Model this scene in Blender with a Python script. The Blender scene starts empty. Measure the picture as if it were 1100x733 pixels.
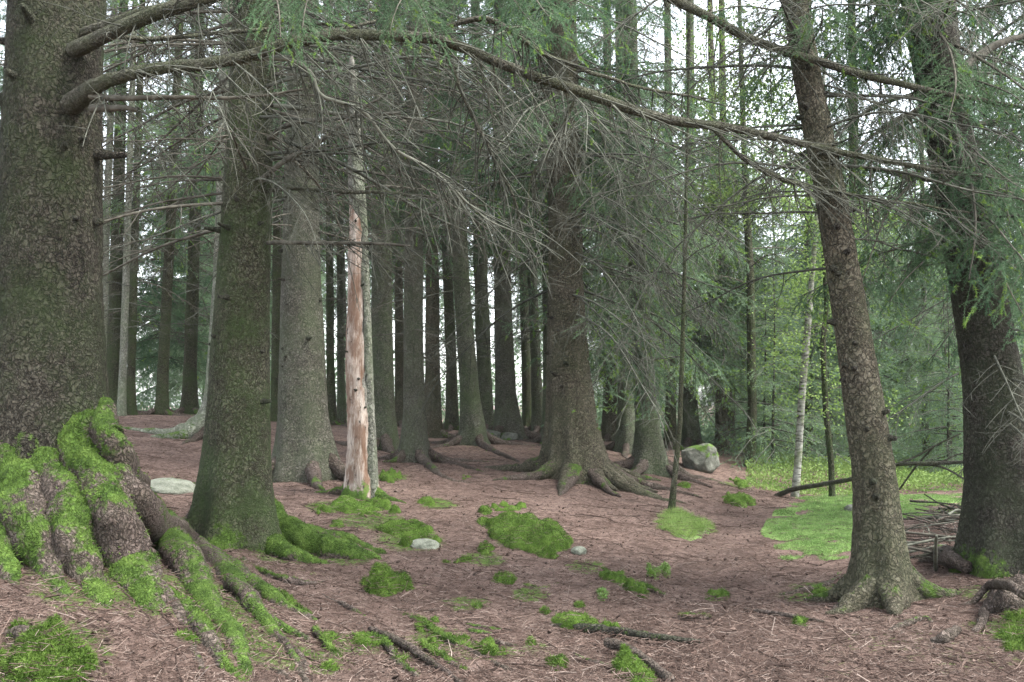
import bpy, math, random
import numpy as np
from mathutils import Vector, Matrix, Euler

# ------------------------------------------------------------------ camera, sky, sun, exposure
S = bpy.context.scene
COL = S.collection
FPX = 1056.0                       # focal length in pixels of the 1100 px wide photograph
PITCH = math.atan(64.0 / FPX)
CAMZ = 1.5
cam = bpy.data.cameras.new('camera')
cam.sensor_width = 36.0
cam.lens = 36.0 * FPX / 1100.0
cam.clip_start = 0.05
cam.clip_end = 1200
co = bpy.data.objects.new('camera', cam)
COL.objects.link(co)
co.location = (0, 0, CAMZ)
co.rotation_euler = (math.radians(90) + PITCH, 0, 0)
S.camera = co

SUN_EL, SUN_AZ = math.radians(56), math.radians(105)
w = bpy.data.worlds.new("World")
S.world = w
w.use_nodes = True
nt = w.node_tree
nt.nodes.clear()
sky = nt.nodes.new('ShaderNodeTexSky')
sky.sky_type = 'NISHITA'
sky.sun_disc = False
sky.sun_elevation = SUN_EL
sky.sun_rotation = SUN_AZ
sky.air_density = 1.0
sky.dust_density = 2.0
sky.ozone_density = 1.0
hs = nt.nodes.new('ShaderNodeHueSaturation')
hs.inputs['Saturation'].default_value = 0.30
bgn = nt.nodes.new('ShaderNodeBackground')
bgn.inputs[1].default_value = 0.15
wo = nt.nodes.new('ShaderNodeOutputWorld')
nt.links.new(sky.outputs[0], hs.inputs['Color'])
nt.links.new(hs.outputs[0], bgn.inputs[0])
nt.links.new(bgn.outputs[0], wo.inputs[0])
sl = bpy.data.lights.new('sun', 'SUN')
sl.energy = 1.25
sl.angle = math.radians(25)
sl.color = (1.0, 0.96, 0.9)
so = bpy.data.objects.new('sun', sl)
COL.objects.link(so)
# sky sun_rotation turns clockwise from +Y seen from above
sd = Vector((math.sin(SUN_AZ) * math.cos(SUN_EL), math.cos(SUN_AZ) * math.cos(SUN_EL), math.sin(SUN_EL)))
so.rotation_euler = sd.to_track_quat('Z', 'Y').to_euler()

S.view_settings.view_transform = 'Standard'
S.view_settings.look = 'None'
S.view_settings.gamma = 1.0
S.view_settings.use_curve_mapping = False
S.view_settings.exposure = 2.55
S.render.engine = 'CYCLES'
S.cycles.max_bounces = 5
S.cycles.diffuse_bounces = 2
S.cycles.glossy_bounces = 1
S.cycles.transmission_bounces = 3
S.cycles.transparent_max_bounces = 4
S.cycles.use_denoising = True
S.cycles.caustics_reflective = False
S.cycles.caustics_refractive = False

RNG = np.random.default_rng(11)
U = RNG.uniform


# ------------------------------------------------------------------ noise
def _hash(ix, iy, iz, seed):
    h = (ix.astype(np.int64) * 374761393 + iy.astype(np.int64) * 668265263 + iz.astype(np.int64) * 2147483647 + seed * 974634777) & 0xffffffff
    h = ((h ^ (h >> 13)) * 1274126177) & 0xffffffff
    h = ((h ^ (h >> 16)) * 2246822519) & 0xffffffff
    return ((h ^ (h >> 15)) & 0xffffff) / float(0xffffff) * 2 - 1


def vnoise(p, seed=0):
    p = np.asarray(p, float)
    i = np.floor(p).astype(np.int64)
    f = p - i
    f = f * f * (3 - 2 * f)
    r = 0
    for dx in (0, 1):
        wx = f[..., 0] if dx else 1 - f[..., 0]
        for dy in (0, 1):
            wy = f[..., 1] if dy else 1 - f[..., 1]
            for dz in (0, 1):
                wz = f[..., 2] if dz else 1 - f[..., 2]
                r = r + wx * wy * wz * _hash(i[..., 0] + dx, i[..., 1] + dy, i[..., 2] + dz, seed)
    return r


def fbm(p, octv=3, seed=0):
    r = 0
    a = 1.0
    p = np.asarray(p, float)
    for k in range(octv):
        r = r + a * vnoise(p * (2 ** k) + 17.3 * k, seed + k)
        a *= 0.5
    return r


def sstep(a, b, x):
    t = np.clip((x - a) / (b - a), 0, 1)
    return t * t * (3 - 2 * t)


def xyz(x, y, z=0.0):
    x, y = np.asarray(x, float), np.asarray(y, float)
    return np.stack([x, y, np.broadcast_to(np.asarray(z, float), x.shape)], -1)


# ------------------------------------------------------------------ where a spot of the photograph is on the land
CP_, SP_ = math.cos(PITCH), math.sin(PITCH)


def ray(px, py):
    a = (px - 550.0) / FPX
    b = -(py - 366.5) / FPX
    dy = CP_ - b * SP_
    return np.array([a / dy, 1.0, (SP_ + b * CP_) / dy])


def at(px, py, Y):
    return np.array([0, 0, CAMZ]) + ray(px, py) * Y


# terrain control points: (px, py, distance)
GCP = [(60, 548, 6.2), (60, 600, 5.55), (60, 650, 5.1), (60, 690, 4.75), (-10, 600, 5.4), (130, 604, 5.7), (176, 640, 5.5), (0, 733, 4.4), (140, 733, 4.5), (300, 733, 4.9), (300, 680, 5.9), (550, 733, 5.2),
       (820, 733, 5.2), (1100, 733, 5.0), (200, 600, 7.6), (250, 582, 8.5), (190, 560, 9.5), (183, 522, 12.0), (330, 512, 13.0), (387, 532, 11.5),
       (150, 480, 14.0), (200, 457, 16.5), (115, 446, 20.0), (170, 444, 20.5), (60, 446, 20), (445, 496, 15.5), (505, 478, 18.5),
       (543, 467, 22.0), (470, 468, 21.0), (410, 484, 17.5), (615, 512, 14.5), (697, 506, 16.0), (660, 480, 20), (580, 468, 22),
       (950, 648, 7.2), (1080, 606, 8.0), (900, 610, 9.0), (930, 534, 16.0), (850, 530, 17.0), (750, 506, 17.5), (760, 602, 9.6),
       (790, 522, 16.5), (620, 640, 7.7), (722, 552, 12.7), (440, 640, 7.5), (420, 590, 9.0), (560, 585, 9.6), (1000, 512, 22.0),
       (900, 494, 28.0), (780, 484, 22.0), (1090, 520, 18.0), (1090, 560, 11.5), (500, 540, 11.7)]
GC = [tuple(at(*c)) for c in GCP]
GC += [(-10, -10, 0.1), (0, -10, 0), (10, -10, 0), (-6, 1, .2), (0, 0, 0), (6, 1, 0), (-10, 6, .9), (-16, 14, 1.2), (-16, 24, 1.5), (12, 8, .15),
       (16, 16, .1), (20, 30, -.2), (-20, 34, .9), (-8, 30, .8), (2, 32, .5), (-25, 50, -.6), (-5, 50, -.8), (10, 45, -.6), (25, 50, -.6),
       (-25, 60, -1), (0, 60, -1), (25, 60, -.8), (-25, 5, 1), (25, 5, .2)]
GC = np.array(GC)


def _phi(r2):
    return 0.5 * r2 * np.log(r2 + 1e-9)


def _fit():
    n = len(GC)
    d2 = ((GC[:, None, :2] - GC[None, :, :2]) ** 2).sum(-1)
    A = np.zeros((n + 3, n + 3))
    A[:n, :n] = _phi(d2) + np.eye(n) * 0.35
    P = np.c_[np.ones(n), GC[:, :2]]
    A[:n, n:] = P
    A[n:, :n] = P.T
    return np.linalg.solve(A, np.r_[GC[:, 2], 0, 0, 0])


TW = _fit()


def gz(x, y, fine=True):
    x, y = np.asarray(x, float), np.asarray(y, float)
    cx, cy = np.clip(x, -25, 25), np.clip(y, -10, 60)
    z = TW[-3] + TW[-2] * cx + TW[-1] * cy
    for i in range(len(GC)):
        z = z + TW[i] * _phi((cx - GC[i, 0]) ** 2 + (cy - GC[i, 1]) ** 2)
    if fine:
        z = z + 0.028 * fbm(xyz(x * 1.3, y * 1.3, 0.5), 2, 5) + 0.015 * fbm(xyz(x * 6, y * 6, 2.5), 2, 9) + 0.005 * vnoise(xyz(x * 15, y * 15, 4.5), 19)
    return z


_YS = np.concatenate([np.linspace(3, 14, 500), np.linspace(14.05, 60, 500)])


def hit(px, py, lift=0.0):
    r = ray(px, py)
    X = r[0] * _YS
    Z = CAMZ + r[2] * _YS
    d = Z - gz(X, _YS, False) - lift
    k = np.where(d <= 0)[0]
    i = k[0] if len(k) else len(_YS) - 1
    Y = _YS[i]
    if 0 < i and len(k):
        Y = _YS[i - 1] + (_YS[i] - _YS[i - 1]) * d[i - 1] / (d[i - 1] - d[i] + 1e-9)
    return np.array([r[0] * Y, Y, CAMZ + r[2] * Y])


# ------------------------------------------------------------------ mesh helpers
class MB:
    """collects vertices, faces and per-vertex values, then links ONE mesh object"""
    def __init__(s):
        s.v, s.f, s.m, s.a, s.n = [], [], [], [], 0

    def add(s, V, F, mat=0, attr=0.0):
        V = np.asarray(V, float).reshape(-1, 3)
        F = np.asarray(F, np.int64)
        s.v.append(V)
        s.f.append(F + s.n)
        s.m.append(np.full(len(F), mat))
        s.a.append(np.broadcast_to(np.asarray(attr, float), (len(V),)).copy())
        s.n += len(V)

    def mesh(s, name, mats, smooth=True):
        V = np.concatenate(s.v)
        A = np.concatenate(s.a)
        me = bpy.data.meshes.new(name)
        me.vertices.add(len(V))
        me.vertices.foreach_set('co', V.astype(np.float32).ravel())
        loops = np.concatenate([f.ravel() for f in s.f])
        sizes = np.concatenate([np.full(len(f), f.shape[1]) for f in s.f])
        starts = np.concatenate([[0], np.cumsum(sizes)[:-1]])
        me.loops.add(len(loops))
        me.loops.foreach_set('vertex_index', loops.astype(np.int32))
        me.polygons.add(len(sizes))
        me.polygons.foreach_set('loop_start', starts.astype(np.int32))
        try:
            me.polygons.foreach_set('loop_total', sizes.astype(np.int32))
        except Exception:
            pass
        for m in mats:
            me.materials.append(m)
        me.polygons.foreach_set('material_index', np.concatenate(s.m).astype(np.int32))
        me.polygons.foreach_set('use_smooth', np.full(len(sizes), smooth))
        at_ = me.attributes.new('moss', 'FLOAT', 'POINT')
        at_.data.foreach_set('value', A.astype(np.float32))
        me.update(calc_edges=True)
        return me

    def build(s, name, mats, parent=None, smooth=True):
        return link(name, s.mesh(name, mats if isinstance(mats, (list, tuple)) else [mats], smooth), parent)


def link(name, me, parent=None):
    o = bpy.data.objects.new(name, me)
    COL.objects.link(o)
    if parent is not None:
        o.parent = parent
    return o


def tag(o, label=None, cat=None, group=None, kind=None):
    if label:
        o['label'] = label
    if cat:
        o['category'] = cat
    if group:
        o['group'] = group
    if kind:
        o['kind'] = kind
    return o


def empty(name, loc):
    o = bpy.data.objects.new(name, None)
    o.empty_display_size = 0.1
    COL.objects.link(o)
    o.location = [float(c) for c in loc]
    return o


def nrm(a):
    return a / (np.linalg.norm(a, axis=-1, keepdims=True) + 1e-12)


def tubes(P, R, sides=3, rough=0.0, seed=0):
    """P (n,k,3) centre lines, R (n,k) radii -> verts, quads"""
    P = np.asarray(P, float)
    R = np.asarray(R, float)
    n, k, _ = P.shape
    T = nrm(np.gradient(P, axis=1))
    ref = np.where(np.abs(T.mean(1)[:, 2:3]) > .8, np.array([[1., 0, 0]]), np.array([[0, 0, 1.]]))[:, None, :]
    A = nrm(np.cross(T, ref))
    B = np.cross(A, T)
    ang = np.arange(sides) / sides * 2 * np.pi
    ring = A[:, :, None, :] * np.cos(ang)[None, None, :, None] + B[:, :, None, :] * np.sin(ang)[None, None, :, None]
    RR = R[:, :, None]
    if rough:
        q = P[:, :, None, :] + ring * R[:, :, None, None]
        RR = RR * (1 + rough * fbm(q * (0.6 / max(R.mean(), .01)), 3, seed))
    V = P[:, :, None, :] + ring * RR[..., None] if not np.isscalar(RR) else P[:, :, None, :] + ring * RR
    idx = np.arange(n * k * sides).reshape(n, k, sides)
    a = idx[:, :-1, :]
    b = np.roll(idx, -1, 2)[:, :-1, :]
    c = np.roll(idx, -1, 2)[:, 1:, :]
    d = idx[:, 1:, :]
    F = np.stack([a, b, c, d], -1).reshape(-1, 4)
    return V.reshape(-1, 3), F


def capped(P, R):
    t0, t1 = nrm(P[0] - P[1]), nrm(P[-1] - P[-2])
    R = np.asarray(R, float)
    return (np.vstack([P[:1] + t0 * R[0] * .5, P[:1] + t0 * R[0] * .25, P, P[-1:] + t1 * R[-1] * .3, P[-1:] + t1 * R[-1] * .6]),
            np.r_[R[0] * .02, R[0] * .7, R, R[-1] * .7, R[-1] * .02])


def smooth_path(pts, n):
    """Catmull-Rom through the columns of pts (m,d) -> (n,d)"""
    pts = np.asarray(pts, float)
    m = len(pts)
    if m == 2:
        t = np.linspace(0, 1, n)[:, None]
        return pts[0] * (1 - t) + pts[1] * t
    ext = np.vstack([2 * pts[0] - pts[1], pts, 2 * pts[-1] - pts[-2]])
    u = np.linspace(0, m - 1 - 1e-6, n)
    i = u.astype(int)
    t = (u - i)[:, None]
    p0, p1, p2, p3 = ext[i], ext[i + 1], ext[i + 2], ext[i + 3]
    return .5 * (2 * p1 + (p2 - p0) * t + (2 * p0 - 5 * p1 + 4 * p2 - p3) * t ** 2 + (3 * p1 - p0 - 3 * p2 + p3) * t ** 3)


def slivers(P, D, L, W, rng):
    """one pointed triangle per root point P along D"""
    n = len(P)
    r = nrm(np.cross(D, rng.normal(size=(n, 3)))) * (np.asarray(W) / 2)[..., None] if np.ndim(W) else nrm(np.cross(D, rng.normal(size=(n, 3)))) * (W / 2)
    tip = P + D * (np.asarray(L)[:, None] if np.ndim(L) else L)
    V = np.stack([P - r, P + r, tip], 1).reshape(-1, 3)
    F = np.arange(n * 3).reshape(n, 3)
    return V, F


def surface_points(V, F, n, rng, want):
    """n random points on quads/tris with normals, keeping those where want(points, normals, attr)"""
    tri = F[:, :3] if F.shape[1] == 3 else np.vstack([F[:, [0, 1, 2]], F[:, [0, 2, 3]]])
    a, b, c = V[tri[:, 0]], V[tri[:, 1]], V[tri[:, 2]]
    nn = np.cross(b - a, c - a)
    ar = np.linalg.norm(nn, axis=1)
    pick = rng.choice(len(tri), n, p=ar / ar.sum())
    u, v = rng.random(n), rng.random(n)
    s = u + v > 1
    u[s], v[s] = 1 - u[s], 1 - v[s]
    p = a[pick] + (b - a)[pick] * u[:, None] + (c - a)[pick] * v[:, None]
    N = nn[pick] / (ar[pick][:, None] + 1e-12)
    k = want(p, N, tri[pick, 0])
    return p[k], N[k]


# ------------------------------------------------------------------ materials
def mat(name):
    m = bpy.data.materials.new(name)
    m.use_nodes = True
    t = m.node_tree
    t.nodes.clear()
    out = t.nodes.new('ShaderNodeOutputMaterial')
    return m, t, out


class G:
    """tiny node-graph writer"""
    def __init__(s, t):
        s.t = t

    def n(s, typ, **kw):
        nd = s.t.nodes.new(typ)
        for k, v in kw.items():
            if k.startswith('_'):
                setattr(nd, k[1:], v)
        for k, v in kw.items():
            if k.startswith('_'):
                continue
            key = int(k[1:]) if k[0] == 'i' and k[1:].isdigit() else k.replace('__', ' ')
            if isinstance(v, bpy.types.NodeSocket):
                s.t.links.new(v, nd.inputs[key])
            else:
                nd.inputs[key].default_value = v
        return nd

    def noise(s, vec, scale, detail=4, rough=.55, **kw):
        return s.n('ShaderNodeTexNoise', Vector=vec, Scale=scale, Detail=detail, Roughness=rough, **kw).outputs[0]

    def ramp(s, fac, stops):
        nd = s.n('ShaderNodeValToRGB', Fac=fac)
        e = nd.color_ramp.elements
        while len(e) < len(stops):
            e.new(.5)
        for el, (p, c) in zip(e, stops):
            el.position = p
            el.color = (c, c, c, 1) if np.isscalar(c) else (*c, 1)
        return nd.outputs[0]

    def mix(s, fac, a, b, typ='MIX'):
        nd = s.n('ShaderNodeMix', _data_type='RGBA', _blend_type=typ)
        for i, v in ((0, fac), (6, a), (7, b)):
            if isinstance(v, bpy.types.NodeSocket):
                s.t.links.new(v, nd.inputs[i])
            else:
                nd.inputs[i].default_value = v if i == 0 else (*v, 1)
        return nd.outputs[2]

    def math(s, op, a, b=0.0, clamp=False):
        nd = s.n('ShaderNodeMath', _operation=op, _use_clamp=clamp)
        for i, v in ((0, a), (1, b)):
            if isinstance(v, bpy.types.NodeSocket):
                s.t.links.new(v, nd.inputs[i])
            else:
                nd.inputs[i].default_value = v
        return nd.outputs[0]

    def obj(s):
        return s.n('ShaderNodeTexCoord').outputs['Object']

    def pos(s):
        return s.n('ShaderNodeNewGeometry').outputs['Position']

    def scl(s, vec, v3):
        return s.n('ShaderNodeMapping', Vector=vec, Scale=v3).outputs[0]

    def attr(s):
        return s.n('ShaderNodeAttribute', _attribute_name='moss').outputs['Fac']

    def bump(s, h, strength, dist, normal=None):
        nd = s.n('ShaderNodeBump', Height=h, Strength=strength, Distance=dist)
        if normal is not None:
            s.t.links.new(normal, nd.inputs['Normal'])
        return nd.outputs[0]

    def diffuse(s, col, rough=.9, normal=None, spec=.2):
        kw = dict(Roughness=rough)
        kw['Base__Color'] = col if isinstance(col, bpy.types.NodeSocket) else (*col, 1)
        nd = s.n('ShaderNodeBsdfPrincipled', **kw)
        nd.inputs['Specular IOR Level'].default_value = spec
        if normal is not None:
            s.t.links.new(normal, nd.inputs['Normal'])
        return nd.outputs[0]


MOSS_LO, MOSS_MID, MOSS_HI = (.018, .034, .006), (.064, .114, .020), (.130, .200, .044)


def moss_col(g, vec):
    a = g.noise(vec, 9, 5, .65)
    b = g.noise(vec, 60, 3, .7)
    f = g.math('ADD', g.math('MULTIPLY', a, .7), g.math('MULTIPLY', b, .35))
    return g.ramp(f, [(.34, MOSS_LO), (.52, MOSS_MID), (.72, MOSS_HI)])


def bark_mat(name, dark, mid, light, green, scale=34, lichen=.5):
    m, t, out = mat(name)
    g = G(t)
    p = g.pos()
    warp = g.n('ShaderNodeMix', _data_type='VECTOR')
    warp.inputs[0].default_value = .11
    t.links.new(p, warp.inputs[4])
    t.links.new(g.n('ShaderNodeTexNoise', Vector=p, Scale=12, Detail=3).outputs[1], warp.inputs[5])
    q = g.scl(warp.outputs[1], (1, 1, .78))
    vo = g.n('ShaderNodeTexVoronoi', Vector=q, Scale=scale, _feature='F1')
    ve1 = g.n('ShaderNodeTexVoronoi', Vector=q, Scale=scale, _feature='DISTANCE_TO_EDGE').outputs[0]
    ve2 = g.n('ShaderNodeTexVoronoi', Vector=q, Scale=scale * .58, _feature='DISTANCE_TO_EDGE').outputs[0]
    fine = g.noise(g.scl(p, (1, 1, .8)), 70, 6, .72)
    big = g.noise(p, 3.0, 5, .65)
    sel = g.ramp(g.noise(p, 5, 3, .6), [(.42, 0.), (.58, 1.)])
    ve = g.math('ADD', g.math('MULTIPLY', ve1, sel), g.math('MULTIPLY', ve2, g.math('SUBTRACT', 1.0, sel)))
    edge = g.ramp(g.math('ADD', ve, g.math('MULTIPLY', g.math('SUBTRACT', g.noise(p, 38, 5, .75), .5), .42)), [(.0, 0.), (.17, 1.)])
    cell = g.n('ShaderNodeSeparateColor', Color=vo.outputs[1]).outputs[0]
    f = g.math('ADD', g.math('MULTIPLY', fine, .60), g.math('ADD', g.math('MULTIPLY', cell, .18), g.math('MULTIPLY', big, .36)))
    col = g.ramp(f, [(.34, dark), (.54, mid), (.78, light)])
    col = g.mix(g.math('MULTIPLY', g.math('SUBTRACT', 1.0, edge), .7), col, tuple(c * .5 for c in dark))
    streak = g.ramp(g.noise(g.scl(p, (1, 1, .12)), 14, 4, .7), [(.58, 0.), (.70, .55)])
    col = g.mix(streak, col, tuple(c * .6 for c in dark))
    spot = g.ramp(g.noise(p, 9, 6, .75), [(.62, 0.), (.70, .6)])
    col = g.mix(g.math('MULTIPLY', spot, lichen), col, tuple(min(.4, c * 1.25) for c in light))
    gm = g.ramp(g.math('ADD', g.math('MULTIPLY', g.noise(p, 2.2, 5, .65), .7), g.math('MULTIPLY', g.noise(p, 28, 3, .7), .35)), [(.44, 0.), (.66, 1.)])
    col = g.mix(g.math('MULTIPLY', gm, lichen), col, green)
    mf = g.math('ADD', g.attr(), g.math('MULTIPLY', g.math('SUBTRACT', g.noise(p, 22, 4, .7), .5), 1.1))
    mk = g.ramp(mf, [(.40, 0.), (.58, 1.)])
    col = g.mix(mk, col, moss_col(g, p))
    h = g.math('ADD', g.math('MULTIPLY', edge, .8), g.math('MULTIPLY', fine, .6))
    nb = g.bump(h, 1.0, .022)
    nb = g.bump(g.math('ADD', mk, g.math('MULTIPLY', g.noise(p, 140, 3, .8), .7)), .5, .012, nb)
    t.links.new(g.diffuse(col, .92, nb, .15), out.inputs[0])
    return m


M = {}
M['bark_brown'] = bark_mat('bark_brown', (.014, .012, .009), (.044, .039, .029), (.110, .100, .078), (.036, .056, .019), 62, .65)
M['bark_green'] = bark_mat('bark_green', (.022, .021, .014), (.064, .062, .039), (.145, .140, .100), (.052, .082, .027), 66, .8)
M['bark_grey'] = bark_mat('bark_grey', (.042, .040, .031), (.108, .103, .081), (.200, .192, .155), (.088, .114, .060), 60, .6)
M['bark_dark'] = bark_mat('bark_dark', (.018, .016, .012), (.050, .045, .036), (.115, .105, .086), (.046, .062, .031), 58, .6)
M['bark_ridge'] = bark_mat('bark_ridge', (.036, .037, .027), (.104, .108, .078), (.205, .208, .160), (.085, .118, .055), 60, .75)
M['bark_pale'] = bark_mat('bark_pale', (.10, .10, .08), (.20, .20, .165), (.31, .31, .265), (.14, .18, .10), 36, .6)
M['bark_tan'] = bark_mat('bark_tan', (.028, .024, .017), (.092, .080, .057), (.185, .168, .126), (.070, .084, .042), 52, .5)
M['root'] = bark_mat('root_bark', (.038, .028, .024), (.105, .080, .068), (.205, .165, .145), (.080, .095, .045), 60, .2)


def simple(name, c0, c1, scale=20, rough=.9, trans=0.0, rnd=.0, aniso=(1, 1, 1)):
    m, t, out = mat(name)
    g = G(t)
    p = g.scl(g.pos(), aniso)
    col = g.mix(g.ramp(g.noise(p, scale, 4, .6), [(.35, 0.), (.65, 1.)]), c0, c1)
    if rnd:
        r = g.n('ShaderNodeObjectInfo').outputs['Random']
        hsv = g.n('ShaderNodeHueSaturation', Color=col, Value=g.math('ADD', 1 - rnd, g.math('MULTIPLY', r, 2 * rnd)))
        col = hsv.outputs[0]
    bs = g.diffuse(col, rough, None, .15)
    if trans:
        tr = g.n('ShaderNodeBsdfTranslucent', Color=col)
        ms = g.n('ShaderNodeMixShader', Fac=trans)
        t.links.new(bs, ms.inputs[1])
        t.links.new(tr.outputs[0], ms.inputs[2])
        bs = ms.outputs[0]
    t.links.new(bs, out.inputs[0])
    return m


M['twig'] = simple('dead_twig', (.042, .044, .034), (.110, .113, .090), 14, rnd=.35)
M['twig_dark'] = simple('dark_twig', (.045, .041, .032), (.115, .108, .086), 14, rnd=.25)
M['twig_pale'] = simple('pale_twig', (.085, .088, .068), (.17, .172, .138), 14, rnd=.15)
M['limb'] = bark_mat('limb_bark', (.040, .036, .028), (.105, .098, .076), (.21, .20, .165), (.09, .11, .052), 95, .6)
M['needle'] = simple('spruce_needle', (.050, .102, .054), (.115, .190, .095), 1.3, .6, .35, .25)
M['needle_lit'] = simple('lit_spruce_needle', (.115, .190, .112), (.210, .300, .175), .9, .6, .4, .25)  # lighter needle copy: open-sky brightness of the background put into its colour
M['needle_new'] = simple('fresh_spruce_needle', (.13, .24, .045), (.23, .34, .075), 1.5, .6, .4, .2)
M['leaf'] = simple('fresh_leaf', (.12, .20, .05), (.22, .31, .095), 2.0, .6, .4, .2)
M['moss_strand'] = simple('moss_strand', (.030, .060, .009), (.120, .188, .038), 9, .8, .2)
M['moss_bright'] = simple('bright_moss_strand', (.115, .200, .058), (.235, .350, .120), 3, .8, .25)
M['grass'] = simple('grass_blade', (.13, .21, .05), (.25, .34, .11), 5, .7, .3)


def moss_mat(name, lo, mid, hi):
    m, t, out = mat(name)
    g = G(t)
    p = g.pos()
    f = g.math('ADD', g.math('MULTIPLY', g.noise(p, 7, 5, .65), .7), g.math('MULTIPLY', g.noise(p, 70, 3, .7), .35))
    col = g.ramp(f, [(.34, lo), (.52, mid), (.70, hi)])
    col = g.mix(g.ramp(g.noise(p, 16, 4, .7), [(.60, 0.), (.72, .7)]), col, (.10, .075, .055))
    nb = g.bump(g.math('ADD', g.noise(p, 120, 3, .8), g.noise(p, 25, 3, .6)), 1.0, .02)
    t.links.new(g.diffuse(col, .95, nb, .05), out.inputs[0])
    return m


M['moss'] = moss_mat('moss', MOSS_LO, MOSS_MID, MOSS_HI)
M['moss_carpet'] = moss_mat('moss_carpet', (.080, .135, .038), (.165, .26, .080), (.24, .36, .125))


def ground_mat():
    m, t, out = mat('needle_floor')
    g = G(t)
    p = g.pos()
    a = g.noise(p, 1.1, 5, .6)
    b = g.noise(p, 14, 5, .7)
    c = g.noise(p, 95, 5, .78)
    f = g.math('ADD', g.math('MULTIPLY', a, .22), g.math('ADD', g.math('MULTIPLY', b, .38), g.math('MULTIPLY', c, .45)))
    col = g.ramp(f, [(.37, (.034, .021, .016)), (.47, (.105, .070, .057)), (.57, (.185, .130, .108)), (.72, (.32, .25, .215))])
    # scattered fallen needles seen as short light streaks in two directions
    for sc, ang in ((46, .5), (52, 2.0), (40, 1.2)):
        mp = g.n('ShaderNodeMapping', Vector=p, Rotation=(0, 0, ang), Scale=(1.6, 7, 1))
        v = g.n('ShaderNodeTexVoronoi', Vector=mp.outputs[0], Scale=sc * .5, _feature='F1')
        k = g.ramp(v.outputs[0], [(.10, 1.), (.20, 0.)])
        cc = g.n('ShaderNodeSeparateColor', Color=v.outputs[1]).outputs[0]
        tone = g.ramp(cc, [(.0, (.050, .030, .023)), (.5, (.165, .108, .086)), (.85, (.29, .215, .18)), (1., (.42, .34, .29))])
        col = g.mix(g.math('MULTIPLY', k, .75), col, tone)
    dk = g.ramp(g.noise(p, 2.4, 5, .7), [(.50, 0.), (.66, .8)])
    col = g.mix(dk, col, (.055, .036, .029))
    at_ = g.attr()
    # positive = moss film, negative = trodden wet soil
    mf = g.math('ADD', at_, g.math('MULTIPLY', g.math('SUBTRACT', g.noise(p, 18, 5, .7), .5), 1.0))
    col = g.mix(g.ramp(mf, [(.46, 0.), (.62, .9)]), col, moss_col(g, p))
    pf = g.math('ADD', g.math('MULTIPLY', at_, -1.0), g.math('MULTIPLY', g.math('SUBTRACT', g.noise(p, 6, 5, .7), .5), .9))
    col = g.mix(g.ramp(pf, [(.25, 0.), (.75, .75)]), col, (.042, .030, .027))
    h = g.math('ADD', g.math('MULTIPLY', b, 1.0), g.math('MULTIPLY', c, .8))
    nb = g.bump(h, 1.0, .03)
    t.links.new(g.diffuse(col, .95, nb, .12), out.inputs[0])
    return m


M['ground'] = ground_mat()


def litter_mat():
    m, t, out = mat('fallen_twigs')
    g = G(t)
    col = g.ramp(g.attr(), [(.0, (.030, .021, .017)), (.5, (.092, .062, .050)), (.88, (.170, .126, .104)), (1., (.30, .245, .21))])
    t.links.new(g.diffuse(col, .9, None, .1), out.inputs[0])
    return m


M['litter'] = litter_mat()


def rock_mat(name, c0, c1, c2):
    m, t, out = mat(name)
    g = G(t)
    p = g.pos()
    f = g.math('ADD', g.math('MULTIPLY', g.noise(p, 7, 6, .65), .6), g.math('MULTIPLY', g.noise(p, 60, 4, .7), .4))
    col = g.ramp(f, [(.36, c0), (.5, c1), (.66, c2)])
    mf = g.math('ADD', g.attr(), g.math('MULTIPLY', g.math('SUBTRACT', g.noise(p, 12, 5, .7), .5), 1.0))
    col = g.mix(g.ramp(mf, [(.45, 0.), (.62, 1.)]), col, moss_col(g, p))
    nb = g.bump(g.noise(p, 26, 6, .7), .7, .03)
    t.links.new(g.diffuse(col, .85, nb, .2), out.inputs[0])
    return m


M['rock'] = rock_mat('grey_rock', (.045, .047, .038), (.105, .108, .088), (.20, .20, .17))
M['rock_pale'] = rock_mat('pale_green_rock', (.085, .092, .070), (.17, .182, .142), (.27, .285, .23))


def snag_mat():
    m, t, out = mat('bare_wood')
    g = G(t)
    p = g.pos()
    q = g.scl(p, (1, 1, .10))
    a = g.noise(q, 26, 5, .65)
    b = g.noise(q, 90, 4, .7)
    f = g.math('ADD', g.math('MULTIPLY', a, .65), g.math('MULTIPLY', b, .4))
    col = g.ramp(f, [(.36, (.085, .055, .040)), (.46, (.26, .205, .165)), (.55, (.35, .30, .255)), (.75, (.48, .44, .39))])
    rot = g.ramp(g.noise(g.scl(p, (1, 1, .3)), 8, 5, .7), [(.46, 0.), (.60, .8)])
    col = g.mix(rot, col, (.13, .070, .042))
    dk = g.ramp(g.noise(g.scl(p, (1, 1, .35)), 15, 4, .7), [(.60, 0.), (.68, .9)])
    col = g.mix(dk, col, (.020, .014, .011))
    mf = g.math('ADD', g.attr(), g.math('MULTIPLY', g.math('SUBTRACT', g.noise(p, 18, 5, .7), .5), 1.1))
    # the upper stem still wears its grey bark, the foot its moss
    bk = g.ramp(g.math('MULTIPLY', g.attr(), -1.0), [(.4, 0.), (.6, 1.)])
    col = g.mix(bk, col, g.ramp(g.noise(p, 40, 5, .7), [(.35, (.06, .055, .045)), (.65, (.20, .195, .165))]))
    col = g.mix(g.ramp(mf, [(.45, 0.), (.6, 1.)]), col, moss_col(g, p))
    nb = g.bump(f, .9, .02)
    t.links.new(g.diffuse(col, .85, nb, .15), out.inputs[0])
    return m


M['snag'] = snag_mat()


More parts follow.
